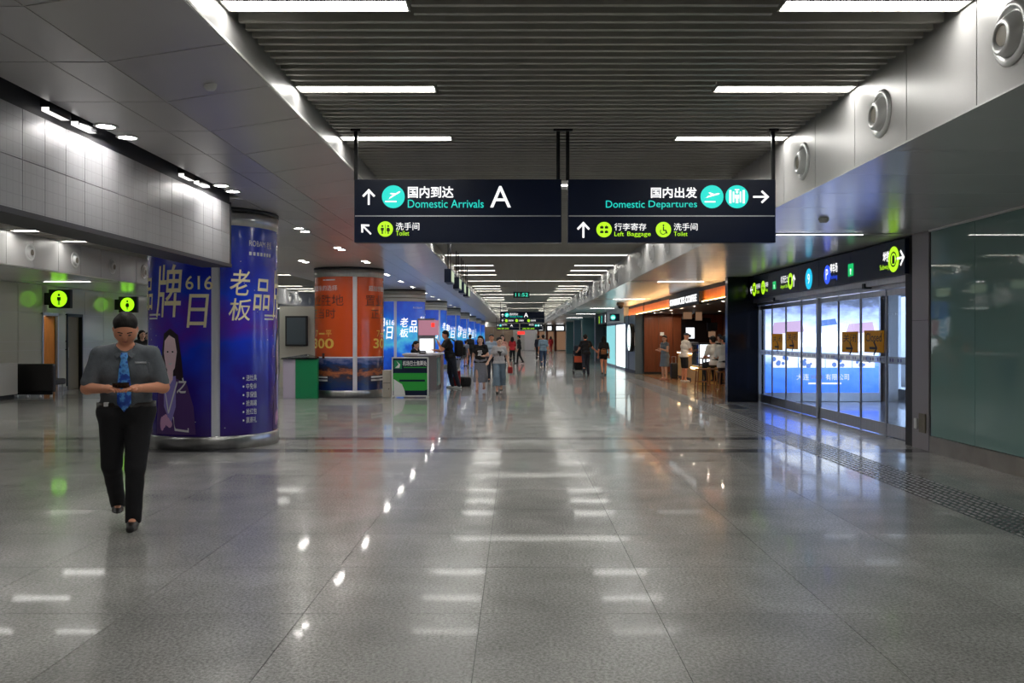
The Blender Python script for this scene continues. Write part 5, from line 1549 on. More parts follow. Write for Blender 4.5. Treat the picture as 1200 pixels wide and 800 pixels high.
def sdf_mesh(prims, res, k=0.03, cuts=(), wrinkle=0.0, hole=None):
    """prims: (a, b, ra, rb[, k]) tapered capsules, smoothly joined; cuts: (point, normal) half-spaces removed"""
    A = np.array([p[0] for p in prims], float); B = np.array([p[1] for p in prims], float)
    rr = np.array([max(p[2], p[3]) for p in prims])
    lo = np.minimum(A, B).min(0) - rr.max() - 3 * res
    hi = np.maximum(A, B).max(0) + rr.max() + 3 * res
    n = np.ceil((hi - lo) / res).astype(int) + 1
    ax = [lo[i] + res * np.arange(n[i]) for i in range(3)]
    D = np.full(tuple(n), 1.0, np.float32)
    for p in prims:
        a, b, ra, rb = np.array(p[0], float), np.array(p[1], float), p[2], p[3]
        kk = p[4] if len(p) > 4 else k
        m = max(ra, rb) + kk + 2.5 * res
        i0 = np.maximum(((np.minimum(a, b) - m - lo) / res).astype(int), 0)
        i1 = np.minimum(((np.maximum(a, b) + m - lo) / res).astype(int) + 2, n)
        X, Y, Z = np.meshgrid(ax[0][i0[0]:i1[0]], ax[1][i0[1]:i1[1]], ax[2][i0[2]:i1[2]], indexing='ij', sparse=True)
        d = b - a; L2 = float(d @ d)
        if L2 < 1e-9:
            dist = np.sqrt((X - a[0]) ** 2 + (Y - a[1]) ** 2 + (Z - a[2]) ** 2) - ra
        else:
            t = np.clip(((X - a[0]) * d[0] + (Y - a[1]) * d[1] + (Z - a[2]) * d[2]) / L2, 0, 1)
            dist = np.sqrt((X - a[0] - t * d[0]) ** 2 + (Y - a[1] - t * d[1]) ** 2 + (Z - a[2] - t * d[2]) ** 2) - (ra + t * (rb - ra))
        S = D[i0[0]:i1[0], i0[1]:i1[1], i0[2]:i1[2]]
        h = np.clip(0.5 + 0.5 * (S - dist) / kk, 0, 1)
        S[...] = S * (1 - h) + dist * h - kk * h * (1 - h)
    if wrinkle:
        X, Y, Z = np.meshgrid(*ax, indexing='ij', sparse=True)
        D += (wrinkle * np.sin(38 * Z + 9 * X + 4 * np.sin(17 * X)) * np.sin(23 * X + 31 * Y + 2.0 * Z)).astype(np.float32)
    if hole:
        a, b, r = np.array(hole[0], float), np.array(hole[1], float), hole[2]
        X, Y, Z = np.meshgrid(*ax, indexing='ij', sparse=True)
        d = b - a
        t = np.clip(((X - a[0]) * d[0] + (Y - a[1]) * d[1] + (Z - a[2]) * d[2]) / float(d @ d), 0, 1)
        D = np.maximum(D, -(np.sqrt((X - a[0] - t * d[0]) ** 2 + (Y - a[1] - t * d[1]) ** 2 + (Z - a[2] - t * d[2]) ** 2) - r).astype(np.float32))
    for pt, nn in cuts:
        X, Y, Z = np.meshgrid(*ax, indexing='ij', sparse=True)
        nn = np.array(nn, float); nn /= np.linalg.norm(nn)
        D = np.maximum(D, ((X - pt[0]) * nn[0] + (Y - pt[1]) * nn[1] + (Z - pt[2]) * nn[2]).astype(np.float32))
    return surface_net(D, lo, res)

def np_mesh(name, V, F, mat):
    me = bpy.data.meshes.new(name)
    me.from_pydata(V.tolist() if hasattr(V, 'tolist') else V, [], F.tolist() if hasattr(F, 'tolist') else F)
    me.materials.append(MATS[mat])
    me.polygons.foreach_set('use_smooth', [True] * len(me.polygons))
    me.update()
    return me

mk('skin', srgb(222, 154, 122), 0.5, spec=0.35)
mk('skin_pale', srgb(222, 178, 156), 0.5, spec=0.35)
mk('lip', srgb(160, 88, 80), 0.45)
mk('hair_black', (0.012, 0.010, 0.009), 0.6, spec=0.25, bump=(120, 0.3), stretch=(1, 1, 0.15))
fabric('shirt_grey', 92, 98, 104)
fabric('trouser_black', 20, 20, 24)
fabric('cloth_black', 20, 20, 23)
fabric('cloth_grey', 132, 134, 146)
fabric('cloth_lightgrey', 178, 176, 178)
fabric('cloth_bluegrey', 112, 132, 148)
fabric('cloth_white', 214, 206, 198)
fabric('cloth_red', 196, 44, 52)
fabric('cloth_jeans', 52, 66, 92)
fabric('cloth_dark_jeans', 34, 38, 52)
fabric('cloth_lightblue', 160, 176, 196)
fabric('cloth_pink', 200, 150, 138)
fabric('cloth_denim_dress', 104, 118, 134)

BASE = dict(hipR=(-.088, 0, .90), hipL=(.088, 0, .90), kneeR=(-.095, -.02, .48), kneeL=(.095, -.02, .48), ankR=(-.10, .01, .085), ankL=(.10, .01, .085),
            shR=(-.172, 0, 1.405), shL=(.172, 0, 1.405), elR=(-.225, .03, 1.12), elL=(.225, .03, 1.12), wrR=(-.235, -.05, .875), wrL=(.235, -.05, .875),
            toeR=(0, -1, 0), toeL=(0, -1, 0))

def rotx(p, c, a):
    y, z = p[1] - c[1], p[2] - c[2]
    ca, sa = math.cos(a), math.sin(a)
    return np.array((p[0], c[1] + y * ca - z * sa, c[2] + y * sa + z * ca))

def person(label, loc, rot=0.0, H=1.7, pose=None, lean=0.0, head=(0, 0), top=('cloth_white', 0.6, 0.90), bottom=('trousers', 'trouser_black', 0.1), hair='short', skin='skin',
           shoe='black', res=0.02, build=1.0, female=False, drop=0.0, group=None, wr=0.002, face=True):
    t = thing('person', label, 'person', loc, group, rot)
    s = H / 1.72
    J = {k: np.array(v, float) for k, v in BASE.items()}
    for k, v in (pose or {}).items():
        J[k] = np.array(v, float)
    bw = build
    P0 = np.array((0, 0, 0.95))
    la = R(lean)
    U = lambda p: rotx(np.array(p, float), P0, la)        # positive leans forward (-Y)
    for k in ('shR', 'shL'):
        J[k] = U(J[k])
    fixed = pose or {}
    for k in ('elR', 'elL', 'wrR', 'wrL'):
        if k not in fixed:
            J[k] = U(J[k])
    hc = U((0, -.005, 1.60))
    hp, hy = R(head[0]), R(head[1])
    def Hd(x, y, z):
        p = rotx(np.array((x, y, z)), np.array((0, 0, -.06)), la * 0.5 + hp)
        c, q = math.cos(hy), math.sin(hy)
        return hc + np.array((p[0] * c - p[1] * q, p[0] * q + p[1] * c, p[2]))
    def put(name, V, F, mat, par=t):
        V = np.array(V, float) * s; V[:, 2] -= drop
        return link(name, np_mesh(name, V, F, mat), par, True)
    sh_w = 0.155 if female else 0.175
    if not pose or 'shR' not in pose:
        J['shR'] = U((-sh_w * bw, 0, 1.405)); J['shL'] = U((sh_w * bw, 0, 1.405))
    torso = [((-.075 * bw, .01, .93), (.075 * bw, .01, .93), .112 * bw, .112 * bw), ((0, .0, .93), U((0, 0, 1.1)), .11 * bw, .105 * bw),
             (U((-.055 * bw, 0, 1.08)), U((.055 * bw, 0, 1.08)), .103 * bw, .103 * bw), (U((-.08 * bw, .005, 1.26)), U((.08 * bw, .005, 1.26)), .108 * bw, .108 * bw),
             (U((-.05, .01, 1.37)), U((.05, .01, 1.37)), .082 * bw, .082 * bw), (J['shR'] + np.array((.02, 0, -.01)), U((0, .01, 1.43)), .058, .062), (J['shL'] + np.array((-.02, 0, -.01)), U((0, .01, 1.43)), .058, .062)]
    if female:
        torso += [(U((sx * .062, -.075, 1.27)), U((sx * .062, -.07, 1.26)), .052, .055, .05) for sx in (-1, 1)]
    arms, legs = [], []
    for q in 'RL':
        arms += [(J['sh' + q], J['el' + q], .051 * bw, .040 * bw), (J['el' + q], J['wr' + q], .041 * bw, .027 * bw)]
        legs += [(J['hip' + q], J['knee' + q], .086 * bw, .054 * bw), (J['knee' + q] + np.array((0, .012, -.03)), J['ank' + q] * .55 + J['knee' + q] * .45 + np.array((0, .01, 0)), .052, .050), (J['knee' + q] * .4 + J['ank' + q] * .6, J['ank' + q], .046, .034)]
    headp = [(Hd(0, .02, .045), Hd(0, -.005, .04), .083, .083, .02), (Hd(0, -.03, .01), Hd(0, -.045, -.065), .066, .043, .03), (Hd(-.03, -.02, -.02), Hd(.03, -.02, -.02), .055, .055, .03),
             (Hd(0, -.088, .01), Hd(0, -.108, -.022), .008, .012, .012), (Hd(-.087, .012, .016), Hd(-.085, .016, -.022), .013, .009, .012), (Hd(.087, .012, .016), Hd(.085, .016, -.022), .013, .009, .012),
             (Hd(-.04, -.078, .033), Hd(.04, -.078, .033), .009, .009, .012),
             (U((0, .015, 1.44)), Hd(0, .015, -.05), .053 * bw, .05, .03)]
    hands = []
    fingers = MB()
    for q in 'RL':
        w = J['wr' + q]; d = w - J['el' + q]; d /= np.linalg.norm(d)
        side = np.array((1.0, 0, 0)) if abs(d[0]) < 0.8 else np.array((0, 0, 1.0))
        side = side - d * (side @ d); side /= np.linalg.norm(side)
        nrm = np.cross(d, side)
        if nrm[1] > 0: nrm = -nrm
        for j in (-1, 0, 1):
            hands.append((w, w + d * .085 + side * .024 * j, .023, .018, .02))
        for j, L in enumerate((.062, .072, .068, .054)):
            b0 = w + d * .088 + side * (.027 - .018 * j)
            b1 = b0 + d * L * .55 - nrm * -.006; b2 = b0 + d * L * .95 + nrm * .022
            fingers.tube([b0 - d * .012, b1, b2], [.0095, .0088, .007], 6)
        sg = 1 if q == 'L' else -1
        b0 = w + d * .03 + side * .024
        fingers.tube([b0, b0 + d * .035 + side * .022 + nrm * .008, b0 + d * .062 + side * .024 + nrm * .016], [.012, .0105, .008], 6)
    feet = [(J['ank' + q], J['ank' + q] + np.array((0, .0, -.03)) + J['toe' + q] * .06, .034, .03) for q in 'RL']
    V, F = sdf_mesh(torso + arms + legs + headp + hands + feet, res, 0.028)
    n0 = len(V)
    V = np.concatenate([V, np.array(fingers.v)])
    F = F.tolist() + [[i + n0 for i in f] for f in fingers.f]
    put('body', V, F, skin)
    # clothes
    inf = 0.016
    tm_, slv, hem = top
    cl = [(p[0], p[1], p[2] + inf, p[3] + inf) + tuple(p[4:]) for p in torso if True]
    for q in 'RL':
        a, b, c = J['sh' + q], J['el' + q], J['wr' + q]
        if slv > 0:
            e = a + (b - a) * min(slv, 1)
            cl.append((a, e, .064 * bw, (.058 if slv < 1 else .052) * bw))
            if slv > 1:
                cl.append((b, b + (c - b) * (slv - 1), .052 * bw, .038 * bw))
    if hem < 0.93:
        cl.append(((-.075 * bw, .01, .9), (.075 * bw, .01, .9), .125 * bw, .13 * bw))
    cuts = [((0, 0, hem), (0, 0, -1))]
    V, F = sdf_mesh(cl, res, 0.03, cuts, wr, (U((0, -.022, 1.478)), U((0, -.03, 1.62)), .064 * (1 + (bw - 1) * .7)))
    put('top', V, F, tm_)
    kind, bm_, end = bottom
    wcut = ((0, 0, 1.06 if hem < 1.0 else hem + .02), (0, 0, 1))
    if kind in ('trousers', 'shorts', 'wide'):
        lg = [((-.075 * bw, .01, .935), (.075 * bw, .01, .935), .126 * bw, .126 * bw), ((0, 0, .95), (0, 0, 1.06), .118 * bw, .115 * bw)]
        for q in 'RL':
            h, k_, a_ = J['hip' + q], J['knee' + q], J['ank' + q]
            if kind == 'shorts':
                lg.append((h, h + (k_ - h) * end, .098 * bw, .082 * bw))
            elif kind == 'wide':
                m = k_ + (a_ - k_) * end
                lg += [(h, k_, .105, .105), (k_, m, .105, .135)]
            else:
                lg += [(h, k_, .098 * bw, .070 * bw), (k_, a_ + np.array((0, .005, -.02)), .066 * bw, .054 * bw)]
        cc = [wcut]
        if kind != 'shorts':
            cc.append(((0, 0, 0.045 if kind == 'trousers' else end and (J['kneeR'][2] + (J['ankR'][2] - J['kneeR'][2]) * end)), (0, 0, -1)))
        V, F = sdf_mesh(lg, res, 0.025, cc, wr)
        put('trousers' if kind == 'trousers' else 'shorts' if kind == 'shorts' else 'culottes', V, F, bm_)
    else:
        kx = (J['kneeR'] + J['kneeL']) / 2
        lg = [((-.07, .01, .95), (.07, .01, .95), .128, .128), ((0, 0, .95), (0, 0, 1.06), .118, .112)]
        for x in (-1, 0, 1):
            lg.append(((x * .06, .01, .93), (x * .10 + kx[0], kx[1] * .6, end), .12, .13))
        V, F = sdf_mesh(lg, res, 0.04, [wcut, ((0, 0, end), (0, 0, -1))], wr)
        put('skirt', V, F, bm_)
    for q in 'RL':
        a, td = J['ank' + q], J['toe' + q] / np.linalg.norm(J['toe' + q])
        fl_ = a + np.array((0, 0, -.05))
        V, F = sdf_mesh([(fl_ - td * .045, fl_ + td * .04, .040, .042), (fl_ + td * .04, fl_ + td * .155 + np.array((0, 0, td[2] * 0 - .008)), .043, .032)], min(res, .014), .02, [((0, 0, fl_[2] - .034), (0, 0, -1))])
        put('shoe', V, F, shoe)
    # hair
    hz = [(Hd(0, .028, .060), Hd(0, -.004, .062), .089, .088), (Hd(0, .045, -.005), Hd(0, .04, .04), .07, .08)]
    hcut = [(Hd(0, -.062, .062), Hd(0, -1, -.75) - Hd(0, 0, 0))]
    if hair in ('long', 'ponytail', 'bun'):
        hcut = [(Hd(0, -.070, .075), Hd(0, -1, -.60) - Hd(0, 0, 0))]
    if hair == 'long':
        for x in (-.062, 0, .062):
            hz.append((Hd(x, .045 if x == 0 else .03, .0), U((x * 1.25, .075, 1.36)) if x == 0 else U((x * 1.2, .05, 1.36)), .055, .05))
    if hair == 'ponytail':
        hz += [(Hd(0, .10, .05), Hd(0, .135, -.02), .035, .035), (Hd(0, .135, -.02), Hd(0, .12, -.16), .035, .022)]
    if hair == 'bun':
        hz.append((Hd(0, .09, .09), Hd(0, .10, .09), .045, .045))
    if hair != 'cap':
        V, F = sdf_mesh(hz, min(res, .014), .02, [hcut[0]], 0.0045)
        put('hair', V, F, 'hair_black')
    else:
        V, F = sdf_mesh(hz[:1], min(res, .014), .02, [(Hd(0, 0, .06), Hd(0, -.1, -1) - Hd(0, 0, 0))])
        put('cap', V, F, 'cloth_dark_jeans')
        br = MB(); br.tube([Hd(0, -.06, .068), Hd(0, -.15, .055)], [.06, .055], 10)
        V = np.array(br.v); put('cap_brim', V, br.f, 'cloth_dark_jeans')
    if face:
        for sx in (-1, 1):
            m = MB(); c = Hd(sx * .031, -.0885, .012)
            m.ball(c, (.014, .008, .006), 8, 6); put('eye', m.v, m.f, 'ink')
            m = MB(); m.tube([Hd(sx * .016, -.094, .033), Hd(sx * .036, -.091, .037), Hd(sx * .052, -.080, .034)], .0048, 6); put('eyebrow', m.v, m.f, 'hair_black')
        m = MB(); m.tube([Hd(-.022, -.083, -.050), Hd(0, -.091, -.052), Hd(.022, -.083, -.050)], [.003, .006, .003], 6); put('mouth', m.v, m.f, 'lip')
    return t, J, s, U, Hd

def part_on(t, name, mb, mat, s=1.0, smooth=True, drop=0.0):
    mb.v = [(x * s, y * s, z * s - drop) for x, y, z in mb.v]
    return mb.build(name, mat, t, smooth, local=True)

# man in the near left, walking while he reads his phone
pose = dict(hipR=(-.098, 0, .90), hipL=(.098, 0, .90), kneeR=(-.115, .04, .50), kneeL=(.075, -.10, .49), ankR=(-.105, .36, .15), ankL=(.06, -.10, .085), toeR=(.1, -1, -.40), toeL=(-.05, -1, 0),
            shR=(-.192, 0, 1.395), shL=(.192, 0, 1.395), elR=(-.28, -.06, 1.13), elL=(.28, -.06, 1.13), wrR=(-.105, -.285, 1.135), wrL=(.105, -.285, 1.135))
pt, J, s, U, Hd = person('man in grey short-sleeved shirt and blue tie walking while reading his phone', (-3.20, 7.2, 0), R(18), 1.735, pose, 4, (30, 3), ('shirt_grey', 0.82, 0.985), ('trousers', 'trouser_black', 0.1),
                         'short', 'skin', 'leather', 0.010, 1.13, wr=0.0022)
# collar, tie, belt, badge
q = MB()
for sx in (-1, 1):
    a = [U((sx * .012, -.108, 1.415)), U((sx * .085, -.03, 1.475)), U((sx * .072, .045, 1.485)), U((sx * .075, .05, 1.445)), U((sx * .098, -.045, 1.425)), U((sx * .055, -.125, 1.375))]
    q.add([p for p in a] + [p + np.array((0, -.008, .004)) for p in a], [(0, 1, 4, 5), (1, 2, 3, 4), (6, 11, 10, 7), (7, 10, 9, 8), (0, 5, 11, 6), (5, 4, 10, 11), (0, 6, 7, 1), (1, 7, 8, 2), (3, 9, 10, 4)])
part_on(pt, 'collar', q, 'shirt_grey', s, False)
tie = [(1.425, .022, -.118), (1.395, .030, -.132), (1.375, .022, -.137), (1.30, .036, -.152), (1.20, .046, -.153), (1.10, .052, -.152), (1.02, .052, -.155), (.955, .0, -.155)]
q = MB(); vs = []
for z, w, y in tie:
    for sx, dy in ((-1, .0), (0, -.012), (1, .0)):
        vs.append(U((sx * w, y + dy - .004, z)))
fs = []
for i in range(len(tie) - 1):
    for j in range(2):
        fs.append((3 * i + j, 3 * i + j + 1, 3 * i + j + 4, 3 * i + j + 3))
q.add(vs, fs); part_on(pt, 'tie', q, 'tie_print', s)
q = MB(); n = 26
ring = [(.95 * (.075 * 1.17 * math.copysign(1, math.cos(k)) * min(1, abs(math.cos(k)) * 1.6) + .148 * math.cos(k)), .01 + .146 * math.sin(k)) for k in [2 * math.pi * i / n for i in range(n)]]
q.add([(x, y, z) for z in (.975, 1.012) for x, y in ring] + [(x * .96, .01 + (y - .01) * .96, z) for z in (.975, 1.012) for x, y in ring],
      [(i, (i + 1) % n, n + (i + 1) % n, n + i) for i in range(n)] + [(n + i, n + (i + 1) % n, 3 * n + (i + 1) % n, 3 * n + i) for i in range(n)])
bl = part_on(pt, 'belt', q, 'leather', s)
q = MB(); q.bevbox(-.028, .028, -.156, -.148, .974, 1.012, .003); part_on(pt, 'belt_buckle', q, 'alu', s)
q = MB(); q.bevbox(-.155, -.115, -.12, -.10, .985, 1.02, .004); part_on(pt, 'belt_tag', q, 'white', s)
q = MB(); q.bevbox(.075, .16, -.142, -.132, 1.325, 1.34, .002); part_on(pt, 'name_badge', q, 'alu', s)
q = MB(); q.bevbox(.10, .185, -.126, -.118, 1.25, 1.335, .004); part_on(pt, 'breast_pocket', q, 'shirt_grey', s)
# fingers closed round the phone are part of the hands: the phone lies on them
ph = thing('mobile_phone', 'dark mobile phone held in both hands by the man in the blue tie', 'phone', (-3.20, 7.2, 0), None, R(18))
q = MB(); q.bevbox(-.062, .062, -.335, -.325, -.034, .034, .004)
q.v = [(x * s, (-.375 + (y + .33) * math.cos(.9) - z * math.sin(.9)) * s, (1.165 + (y + .33) * math.sin(.9) + z * math.cos(.9)) * s) for x, y, z in q.v]
q.build('case', 'black_gloss', ph, local=True)

# the other people, nearest first
WALK = dict(kneeR=(-.09, -.10, .49), kneeL=(.09, .06, .49), ankR=(-.085, -.14, .085), ankL=(.085, .24, .15), toeL=(0, -1, -.4))
def at(px, Y):
    return ((px - VPX) / FPX * Y, Y, 0)
pk, J, s, U, Hd = person('woman in black T-shirt and grey skirt walking toward the camera', at(563, 24.9), R(-4), 1.57, dict(WALK, elR=(-.22, .02, 1.13), wrR=(-.25, -.06, .90), elL=(.235, .0, 1.14), wrL=(.13, -.19, 1.12)), 0, (2, -6), ('cloth_black', 0.55, 0.90), ('skirt', 'cloth_grey', 0.30),
       'long', 'skin_pale', 'cloth_pink', 0.016, 1.0, True)
q = MB()
for u0, u1, v0, v1 in ((-.08, .07, 1.25, 1.29), (-.06, .08, 1.19, 1.235), (-.07, .05, 1.13, 1.175)):
    q.flat([(u0, v0), (u1, v0 + .01), (u1 - .01, v1), (u0 + .015, v1 - .008)], ((0, -.158, 0), (1, 0, 0), (0, 0, 1), (0, -1, 0)))
part_on(pk, 'shirt_print', q, 'white_print', s, False)
pw, J, s, U, Hd = person('woman in white printed T-shirt and wide grey culottes walking', at(585, 24.3), R(8), 1.53, dict(WALK, kneeR=(-.10, -.14, .50), kneeL=(.11, .05, .49), elL=(.25, .02, 1.12), wrL=(.30, -.04, .89), elR=(-.26, .0, 1.13), wrR=(-.36, -.12, .98)), 0, (4, 18), ('cloth_lightgrey', 0.6, 0.92), ('wide', 'cloth_bluegrey', 0.62),
       'bun', 'skin_pale', 'black', 0.016, 1.0, True)
q = MB(); q.flat([(-.09, 1.30), (-.03, 1.32), (.02, 1.30), (.09, 1.31), (.04, 1.26), (.03, 1.18), (.0, 1.14), (-.02, 1.22), (-.06, 1.26)], ((0, -.158, 0), (1, 0, 0), (0, 0, 1), (0, -1, 0)))
part_on(pw, 'shirt_print', q, 'ink', s, False)
hb = thing('red_handbag', 'small dark red handbag carried by the woman in the white T-shirt', 'handbag', at(597.5, 24.1))
q = MB(); x, y, z = at(598, 24.1); q.bevbox(x - .07, x + .07, y - .03, y + .03, .56, .74, .02); q.build('bag_body', 'red_fabric', hb)
q = MB(); q.tube([(x - .05, y, .73), (x - .03, y, .86), (x + .03, y, .86), (x + .05, y, .73)], .008, 6); q.build('strap', 'red_fabric', hb)
pw2 = person('man in pale blue shirt walking behind the two women', at(576, 31.0), 0, 1.64, WALK, 0, (4, 0), ('cloth_lightblue', 0.6, 0.9), ('trousers', 'cloth_dark_jeans', 0), 'short', 'skin')
person('dark haired woman partly hidden behind the woman in white', at(588.5, 34.0), 0, 1.62, WALK, 0, (0, 0), ('cloth_pink', 0.6, 0.9), ('trousers', 'cloth_dark_jeans', 0), 'long', 'skin_pale', female=True)

# traveller leaning on the service desk, backpack and luggage
x, y, z = at(527, 26.7)
ptr, J, s, U, Hd = person('man in black leaning on the service desk with a black backpack', (x, y, 0), R(-75), 1.74, dict(hipR=(-.09, .06, .90), hipL=(.09, .06, .90), kneeR=(-.10, .02, .48), kneeL=(.10, .14, .48), ankR=(-.10, .10, .085), ankL=(.10, .26, .085),
       elR=(-.24, -.26, 1.12), wrR=(-.20, -.42, 1.14), elL=(.24, -.28, 1.14), wrL=(.10, -.36, 1.36)), 10, (6, 0), ('cloth_black', 0.6, 0.9), ('trousers', 'cloth_dark_jeans', 0), 'short', 'skin', 'white', 0.018, 1.14)
c, q_ = math.cos(R(-75)), math.sin(R(-75))
bp = thing('black_backpack', 'bulky black backpack on the back of the man at the service desk', 'backpack', (x, y, 0), None, R(-75))
q = MB(); q.bevbox(-.19, .19, .16, .40, .96, 1.46, .08); q.build('bag_body', 'cloth_black', bp, True, local=True)
q = MB(); q.bevbox(-.14, .14, .40, .47, 1.0, 1.26, .03); q.build('front_pocket', 'cloth_black', bp, True, local=True)
for sx in (-1, 1):
    q = MB(); q.tube([(sx * .11, .17, 1.42), (sx * .125, .02, 1.515), (sx * .125, -.20, 1.36), (sx * .165, -.16, 1.14), (sx * .19, .18, 1.05)], .014, 6); q.build('strap', 'black', bp, local=True)
x, y, z = at(541, 27.6)
lug = thing('black_holdall', 'black holdall lying on the floor behind the man at the service desk', 'bag', (x, y, 0), None)
q = MB(); q.bevbox(x - .26, x + .30, y - .16, y + .16, 0.0, .30, .07); q.build('bag_body', 'cloth_black', lug, True)
q = MB(); q.tube([(x - .12, y - .165, .2), (x - .1, y - .18, .3), (x + .1, y - .18, .3), (x + .12, y - .165, .2)], .012, 6); q.build('handle', 'black', lug)
x, y, z = at(535.5, 27.0)
lug = thing('red_suitcase', 'red suitcase with raised handle behind the man at the service desk', 'suitcase', (x, y, 0))
q = MB(); q.bevbox(x - .11, x + .11, y - .12, y + .08, .06, .52, .03); q.build('shell', 'red_fabric', lug, True)
q = MB(); q.tube([(x - .06, y, .5), (x - .06, y, .95), (x + .06, y, .95), (x + .06, y, .5)], .01, 6); q.build('handle', 'alu', lug)
for dx in (-.08, .08):
    q = MB(); q.lathe([(0, -.012), (.035, -.012), (.035, .012), (0, .012)], 10, (x + dx, y - .08, .036), axis='x'); q.build('wheel', 'black', lug)

# clerk seated behind the desk
SIT = dict(kneeR=(-.10, -.42, .93), kneeL=(.10, -.42, .93), ankR=(-.10, -.40, .52), ankL=(.10, -.40, .52), elR=(-.22, -.10, 1.14), wrR=(-.14, -.32, 1.16), elL=(.22, -.10, 1.14), wrL=(.14, -.32, 1.16))
x, y, z = at(486, 28.2)
person('clerk in dark jacket with tied hair seated behind the service desk', (x, y, 0), R(62), 1.66, SIT, 4, (8, 0), ('cloth_black', 1.7, 0.88), ('trousers', 'cloth_black', 0), 'ponytail', 'skin_pale', 'black', 0.018, 1.0, True, drop=0.25)
ch = thing('office_stool', 'black office stool under the clerk behind the service desk', 'stool', (x, y, 0))
q = MB(); q.lathe([(0, .46), (.2, .46), (.21, .49), (.19, .515), (0, .52)], 18, (x, y, 0)); q.build('seat', 'leather', ch, True)
q = MB(); q.tube([(x, y, .06), (x, y, .46)], .03); q.build('pole', 'steel', ch)
q = MB(); q.lathe([(0, .02), (.22, 0), (.22, .03), (.05, .07), (0, .07)], 16, (x, y, 0)); q.build('base', 'black', ch)

# baggage trolley and the pair walking away on the right
def trolley(px, Y, label):
    x, y, z = at(px, Y)
    t = thing('baggage_trolley', label, 'trolley', (x, y, 0))
    q = MB(); q.bevbox(x - .26, x + .26, y - .1, y + .75, .16, .20, .01); q.build('platform', 'steel', t)
    q = MB()
    for sx in (-.26, .26):
        q.tube([(x + sx, y - .05, .18), (x + sx * .98, y - .14, .98)], .016, 8)
    q.tube([(x - .27, y - .14, .98), (x + .27, y - .14, .98)], .018, 8); q.tube([(x - .26, y - .09, .55), (x + .26, y - .09, .55)], .012, 8); q.build('push_frame', 'black_metal', t)
    q = MB(); q.bevbox(x - .22, x + .22, y - .14, y - .12, .52, .78, .006); q.build('advert_plate', 'orange_plate', t)
    for sx in (-.22, .22):
        for yy in (0, .6):
            q = MB(); q.lathe([(0, -.02), (.075, -.02), (.08, 0), (.075, .02), (0, .02)], 14, (x + sx, y + yy, .08), axis='x'); q.build('wheel', 'black', t, True)
    return x, y
x, y = trolley(679, 36.2, 'baggage trolley with orange plate pushed by the man in black')
b = thing('black_duffel', 'black bags piled on the baggage trolley', 'bag', (x, y, .2))
q = MB(); q.bevbox(x - .22, x + .22, y + .03, y + .6, .203, .78, .08); q.build('bag_body', 'cloth_black', b, True)
q = MB(); q.tube([(x - .1, y + .3, .77), (x - .08, y + .3, .86), (x + .08, y + .3, .86), (x + .1, y + .3, .77)], .012, 6); q.build('handle', 'black', b)
b = thing('dark_rucksack', 'dark rounded rucksack on top of the trolley bags', 'bag', (x - .05, y + .3, .78))
q = MB(); q.bevbox(x - .22, x + .14, y + .06, y + .23, .785, 1.22, .07); q.build('bag_body', 'cloth_dark_jeans', b, True)
q = MB(); q.bevbox(x - .15, x + .07, y + .02, y + .06, .84, 1.02, .018); q.build('front_pocket', 'cloth_black', b, True)
person('man in black leaning into the baggage trolley he pushes', at(686.5, 35.4), R(184), 1.66, dict(WALK, kneeR=(-.10, -.16, .50), ankR=(-.12, -.10, .085), ankL=(.12, .32, .15), elR=(-.30, -.12, 1.16), wrR=(-.42, -.12, 1.06), elL=(.25, -.18, 1.14), wrL=(.30, -.36, 1.02)), 12, (4, 0), ('cloth_black', 0.6, 0.9), ('trousers', 'cloth_dark_jeans', 0), 'short', 'skin')
pw, J, s, U, Hd = person('woman in black top and shorts with long hair walking beside the trolley', at(707.5, 35.6), R(180), 1.57, WALK, 0, (0, 0), ('cloth_black', 0.7, 0.86), ('shorts', 'cloth_black', 0.35), 'long', 'skin', 'black', female=True)
b = thing('tan_waist_bag', 'tan bag worn on the back of the woman in black shorts', 'bag', at(707.5, 35.45))
x, y, z = at(707.5, 35.385); q = MB(); q.bevbox(x - .11, x + .11, y - .02, y + .06, .86, 1.04, .03); q.build('bag_body', 'wood_seat', b, True)
q = MB(); q.tube([(x - .1, y + .03, 1.03), (x - .05, y + .04, 1.08), (x + .05, y + .04, 1.08), (x + .1, y + .03, 1.03)], .01, 6); q.build('strap', 'wood_seat', b)

# cafe people
person('woman in denim dress waiting at the end of the cafe counter', at(779, 31.9), R(-60), 1.60, dict(elR=(-.22, -.05, 1.13), wrR=(-.14, -.24, 1.16), elL=(.22, -.05, 1.13), wrL=(.10, -.24, 1.20)), 0, (6, 20), ('cloth_denim_dress', 0.2, 0.86), ('skirt', 'cloth_denim_dress', 0.52), 'ponytail', 'skin_pale', 'cloth_pink', female=True)
person('man in cap, white T-shirt and black shorts ordering at the cafe counter', (5.80, 30.5, 0), R(108), 1.68, dict(elR=(-.24, -.16, 1.14), wrR=(-.20, -.40, 1.12), elL=(.24, -.16, 1.14), wrL=(.18, -.40, 1.16)), 6, (8, 0), ('cloth_white', 0.6, 0.88), ('shorts', 'cloth_black', 0.85), 'cap', 'skin', 'white')
person('barista in dark apron with pale sleeves behind the pastry case', (7.2, 31.4, 0), R(10), 1.64, None, 6, (14, 0), ('cloth_white', 0.8, 0.9), ('trousers', 'cloth_black', 0), 'cap', 'skin_pale', female=True)
SIT2 = dict(kneeR=(-.13, -.40, .86), kneeL=(.13, -.40, .86), ankR=(-.14, -.30, .44), ankL=(.14, -.30, .44), elR=(-.26, -.14, 1.14), wrR=(-.14, -.38, 1.10), elL=(.26, -.14, 1.14), wrL=(.14, -.38, 1.10))
